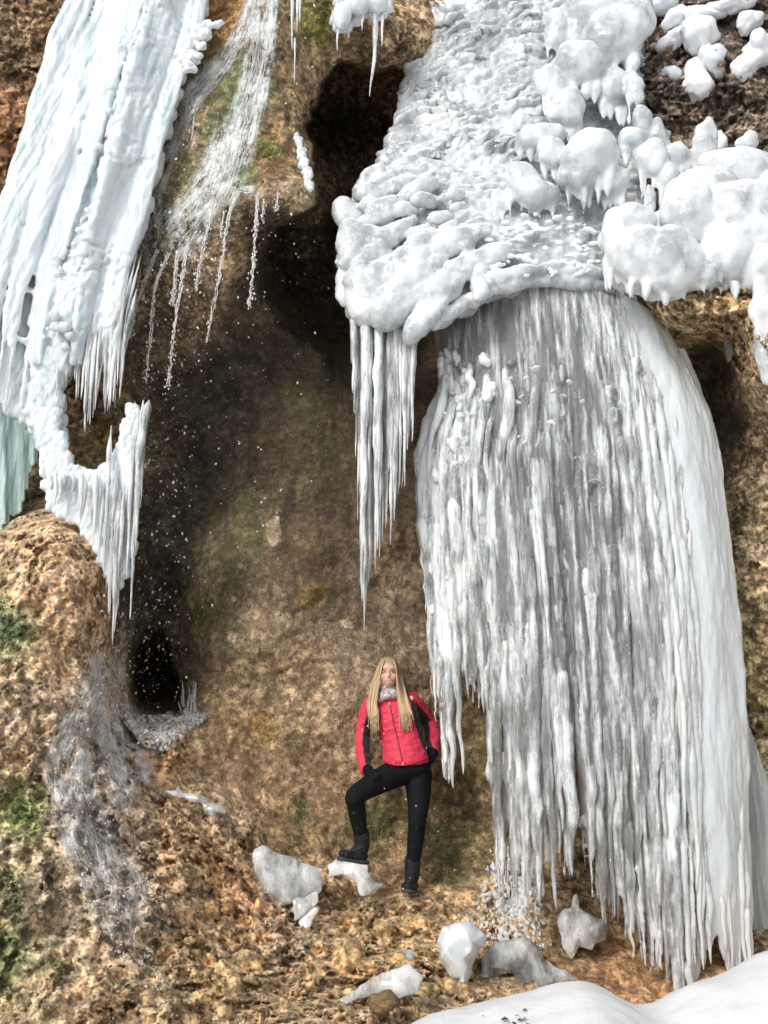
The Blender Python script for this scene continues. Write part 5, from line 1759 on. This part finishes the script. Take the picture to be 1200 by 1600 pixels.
dl, cl_, tl_ = dline(X, LA)
dr, cr_, tr_ = dline(X, RA)
dt, ct_, _ = dline(X, TO)
red, blk = np.array([.70, .033, .085]), np.array([.012, .012, .014])
rl = uv_of(cl_)[0]
isl = (dl < .062) & (uu < 586)
isr = (dr < .064) & (uu > 646) & (uu > 640 + (vv - 1085) * .45)
black = np.where(isl, (uu > rl + .5) & (vv > 1104), False)
ru_, rv_ = uv_of(cr_)
side = (uu - ru_) * np.where(tr_ < .5, .72, .95) - (vv - rv_) * np.where(tr_ < .5, .70, .25)
black |= isr & (side < np.where(tr_ < .5, 1.8, -2.5)) & (vv > 1090)
rightline = interp(vv, [(1085, 648), (1095, 641), (1130, 648), (1150, 653), (1165, 659), (1183, 668), (1192, 672)])
black |= ~isl & ~isr & (uu > rightline) & (vv > 1092)
black |= ~isl & ~isr & (uu < interp(vv, [(1100, 580), (1112, 586), (1131, 593), (1155, 596), (1162, 590)])) & (vv > 1104) & (vv < 1162)
cc = np.where(black[:, None], blk, red)
jk = mk('jacket', X, Q, M['jacket'], per, {'Col': cc})
JX = X
V, T, Qd = stroke([(608.5, 1098), (612, 1115), (617, 1138), (622, 1160), (626, 1178), (629.5, 1194)], .0028, JX, .0015, 40)
sub('zip', V, [T, Qd], M['zip'], jk)
for (u, v) in [(608.6, 1099.5), (629.5, 1193.5)]:
    c = P(u, v, front(JX, u, v) - .004)
    sub('zip_pull', *(lambda a: (a[0], [a[1]]))(ellipsoid(c, np.diag([.0055, .004, .011]), 2)), M['pull'], jk)
c = P(643.2, 1090.5, front(JX, 643.2, 1090.5) + .002)
sub('reflective_patch', *(lambda a: (a[0], [a[1]]))(ellipsoid(c, np.array([[.010, 0, .004], [0, .006, 0], [-.007, 0, .016]]), 2)), mat_plain('patch', (.75, .75, .76), .5), jk)
V, T, Qd = stroke([(587, 1119.5), (592, 1119.8), (598, 1119)], .0016, JX, .001)
sub('chest_pocket', V, [T, Qd], M['zip'], jk)
hem = spline([(600, 1189), (610, 1193.5), (622, 1195.5), (634, 1195), (648, 1191.5), (660, 1187), (669, 1182)], 30)
hp = np.array([P(u, v, front(JX, u, v - 1.5, 3) - .001) for u, v in hem])
V, T, Qd = tube(hp, np.full(30, .0055), 6)
sub('hem', V, [T, Qd], mat_plain('hem_cloth', (.60, .018, .06), .65), jk)

mb = MB()
mb.add(*ellipsoid(P(638, 1199, 6.62), np.diag([.150, .118, .085]), 3))
limb(mb, LL, 50, 18)
limb(mb, RL, 50, 18)
X, Q, N = remesh(mb, 0.006, 5)
X = X + N * (0.004 * ridged(X * np.array([1, 1, 1.6]), 10, 2, 211))[:, None]
mk('trousers', X, Q, M['trousers'], per)


def boot(a_top, a_ank, heel, mid, toe, sole_v, width):
    mb = MB()
    limb(mb, [a_top, a_ank], 12)
    c = spline(pp(heel, mid, toe), 20)
    r = spline([heel[3:], mid[3:], toe[3:]], 20)
    V, T, Qd = tube(c, r, 14, ref=np.array([0, 0, 1.0]))
    mb.add(V, T, Qd)
    mb.add(*ellipsoid(c[0], np.diag([r[0].min()] * 3), 2))
    mb.add(*ellipsoid(c[-1], np.diag([r[-1].min() * 1.05] * 3), 2))
    limb(mb, [a_ank, mid[:3] + (mid[3] * .9,)], 12)
    X, Q, N = remesh(mb, 0.0045, 3)
    X = X + N * (0.003 * ridged(X, 25, 2, 220))[:, None]
    o = mk('boot', X, Q, M['boot'], per)
    # sole: a slab following the underside
    d = nrm(c[-1] - c[0])
    s0, s1 = c[0] - d * .042, c[-1] + d * .040
    cs = s0 + (s1 - s0) * np.linspace(0, 1, 16)[:, None] - np.array([0, 0, 1]) * (np.interp(np.linspace(0, 1, 16), [0, .5, 1], [r[0].min(), r[9].min(), r[-1].min()])[:, None] * .92)
    wd = width * np.interp(np.linspace(0, 1, 16), [0, .06, .25, .5, .8, .95, 1], [.45, .8, .95, .85, 1.05, .8, .3])
    V, T, Qd = tube(cs, np.stack([wd, np.full(16, .013)], 1), 12, ref=np.array([0, 0, 1.0]))
    sub('sole', V, [T, Qd], M['sole'], o)
    ml = MB()
    for k in range(5):
        t = k / 4
        u = a_ank[0] * (1 - t) + (mid[0] * .6 + toe[0] * .4) * t
        v = a_ank[1] * (1 - t) + (mid[1] - 6) * t
        y = front(X, u, v, 3)
        p_ = P(u, v, y - .002)
        V, T, Qd = tube(np.array([p_ + [-.018, .006, .004], p_ + [0, -.002, 0], p_ + [.018, .006, -.004]]), np.full(3, .0026), 5)
        ml.add(V, T, Qd)
    V, f = ml.data()
    sub('lace', V, f, mat_plain('lace_cord', (.05, .05, .06), .8), o)
    return o


boot((564.5, 1303, 6.47, .052), (566, 1324, 6.475, .046), (566, 1338, 6.48, .042, .036), (551, 1337, 6.45, .041, .034), (536, 1335, 6.41, .042, .028), 1350, .045)
boot((645, 1344, 6.64, .052), (644, 1368, 6.64, .047), (644, 1384, 6.65, .042, .036), (641, 1384, 6.56, .043, .034), (637.5, 1385, 6.47, .045, .029), 1396, .046)


def glove(wrist, palm, tips, thumb):
    mb = MB()
    limb(mb, [wrist + (.030,), palm + (.034,)], 10)
    mb.add(*ellipsoid(P(*palm), np.diag([.036, .030, .032]), 2))
    for (a, b) in tips + [thumb]:
        p_ = spline(np.array([P(*palm), P(*a), P(*b)]), 12)
        V, T, Qd = tube(p_, np.linspace(.013, .0085, 12), 8)
        mb.add(V, T, Qd)
        mb.add(*ellipsoid(p_[-1], np.eye(3) * .0085, 1))
    X, Q, N = remesh(mb, 0.0038, 1)
    mk('glove', X, Q, M['glove'], per)


glove((571.5, 1200, 6.49), (576, 1206, 6.45), [((585, 1207, 6.415), (592, 1210, 6.40)), ((584, 1210, 6.405), (591, 1214, 6.39)), ((582, 1212, 6.40), (588, 1217, 6.385)), ((579, 1213, 6.405), (583, 1218, 6.385))], ((584, 1203, 6.43), (589, 1205, 6.42)))
glove((677, 1168, 6.66), (676, 1177, 6.63), [((671, 1183, 6.60), (664, 1187, 6.59)), ((672, 1186, 6.60), (666, 1191, 6.59)), ((674, 1188, 6.60), (668, 1194, 6.60)), ((676, 1189, 6.61), (672, 1195, 6.61))], ((669, 1179, 6.60), (664, 1180, 6.58)))

# scarf
mb = MB()
for (dv, rx, ry, tr) in [(0, .060, .064, .021), (6.5, .066, .070, .022), (-5, .054, .056, .016)]:
    a = np.linspace(0, 2 * np.pi, 40, endpoint=True)
    c0 = P(607.3, 1083 + dv, 6.612)
    ring = c0 + np.stack([rx * np.cos(a), ry * np.sin(a), 0.012 * np.cos(a + dv) + .006 * np.sin(3 * a + dv)], 1)
    V, T, Qd = tube(ring, np.full(40, tr), 10, ref=np.array([0, 0, 1.0]), caps=False)
    mb.add(V, None, Qd)
X, Q, N = remesh(mb, 0.0045, 2)
X = X + N * (0.005 * ridged(X, 22, 2, 230))[:, None]
pt = fbm(X, 42, 2, 231)
cc = np.where((pt > .12)[:, None], [.35, .24, .27], np.where((pt < -.22)[:, None], [.30, .31, .36], [.74, .72, .72]))
mk('scarf', X, Q, M['scarf'], per, {'Col': cc})

# long fair hair: locks from the parting down both sides of the face to the chest
mb = MB()
g = np.random.default_rng(77)
base = np.array([.66, .49, .29])


def lock(pts, r, dark=1.0):
    p_ = spline(pp(*pts), 20)
    t = np.linspace(0, 1, 20)
    p_ = p_ + .004 * np.stack([pn(np.stack([t * 3, t * 0 + g.random() * 50, t * 0], 1), 1.0), pn(np.stack([t * 3, t * 0 + g.random() * 50, t * 0], 1), 1.0, 2), t * 0], 1) * t[:, None]
    rr = r * np.clip(1.15 - t, .12, 1) ** .55
    V, T, Qd = tube(p_, np.stack([rr, rr * .6], 1), 4)
    k = base * dark * g.uniform(.6, 1.3) * np.array([1, g.uniform(.93, 1.04), g.uniform(.85, 1.1)])
    root = np.array([.26, .165, .08])
    tt = np.concatenate([np.repeat(t, 4), [0, 1]])
    mb.add(V, T, Qd, Col=k + (root - k) * np.clip(.75 - tt * 3.2, 0, 1)[:, None])


cap_v, cap_t = ico(3)
CAPV = cap_v * np.array([.078, .096, .088]) + HC + [0, .022, .020]
mb.add(CAPV, cap_t, Col=np.tile(base * .62, (len(CAPV), 1)))
for q in range(170):
    s = g.random()
    z = g.normal(0, 1)
    o = g.random()
    lock([(609.5 - .6 * o, 1028.5 + 1.5 * o, 6.57 + .05 * o), (599 - 3 * s, 1034 + 2 * o, 6.515 + .06 * s), (594.5 - 8 * s, 1052, 6.505 + .08 * s), (590.5 - 11 * s + z, 1075, 6.525 + .06 * s), (587 - 11 * s + 1.5 * z, 1100, 6.525 + .03 * s), (585 - 6 * s + 2 * z + 4 * (1 - s), 1113, 6.518 + .02 * s), (586 + 3 * z, g.uniform(1118, 1146), 6.505 + .01 * s)], g.uniform(.003, .0075))
for q in range(180):
    s = g.random()
    z = g.normal(0, 1)
    o = g.random()
    lock([(609.8 + .6 * o, 1028.5 + 1.5 * o, 6.57 + .05 * o), (616.5 + 2.5 * s, 1035 + 2 * o, 6.52 + .06 * s), (619.5 + 5 * s, 1052, 6.515 + .08 * s), (621 + 9 * s + z, 1075, 6.525 + .06 * s), (623 + 14 * s + z, 1098, 6.515 + .025 * s), (625 + 14 * s + 1.5 * z, 1111, 6.495 + .015 * s), (628 + 12 * s + 2.5 * z, g.uniform(1116, 1144), 6.485 + .01 * s)], g.uniform(.003, .0075))
for q in range(60):
    s = g.uniform(-1, 1)
    lock([(608 + 6 * s, 1030, 6.62), (607 + 17 * s, 1042, 6.66), (607 + 21 * s, 1065, 6.66), (607 + 26 * s, 1090, 6.60 + .08 * (1 - abs(s))), (608 + 28 * s, 1108, 6.58 + .1 * (1 - abs(s)))], g.uniform(.006, .009), .8)
mb.build('hair', M['hair'], per)
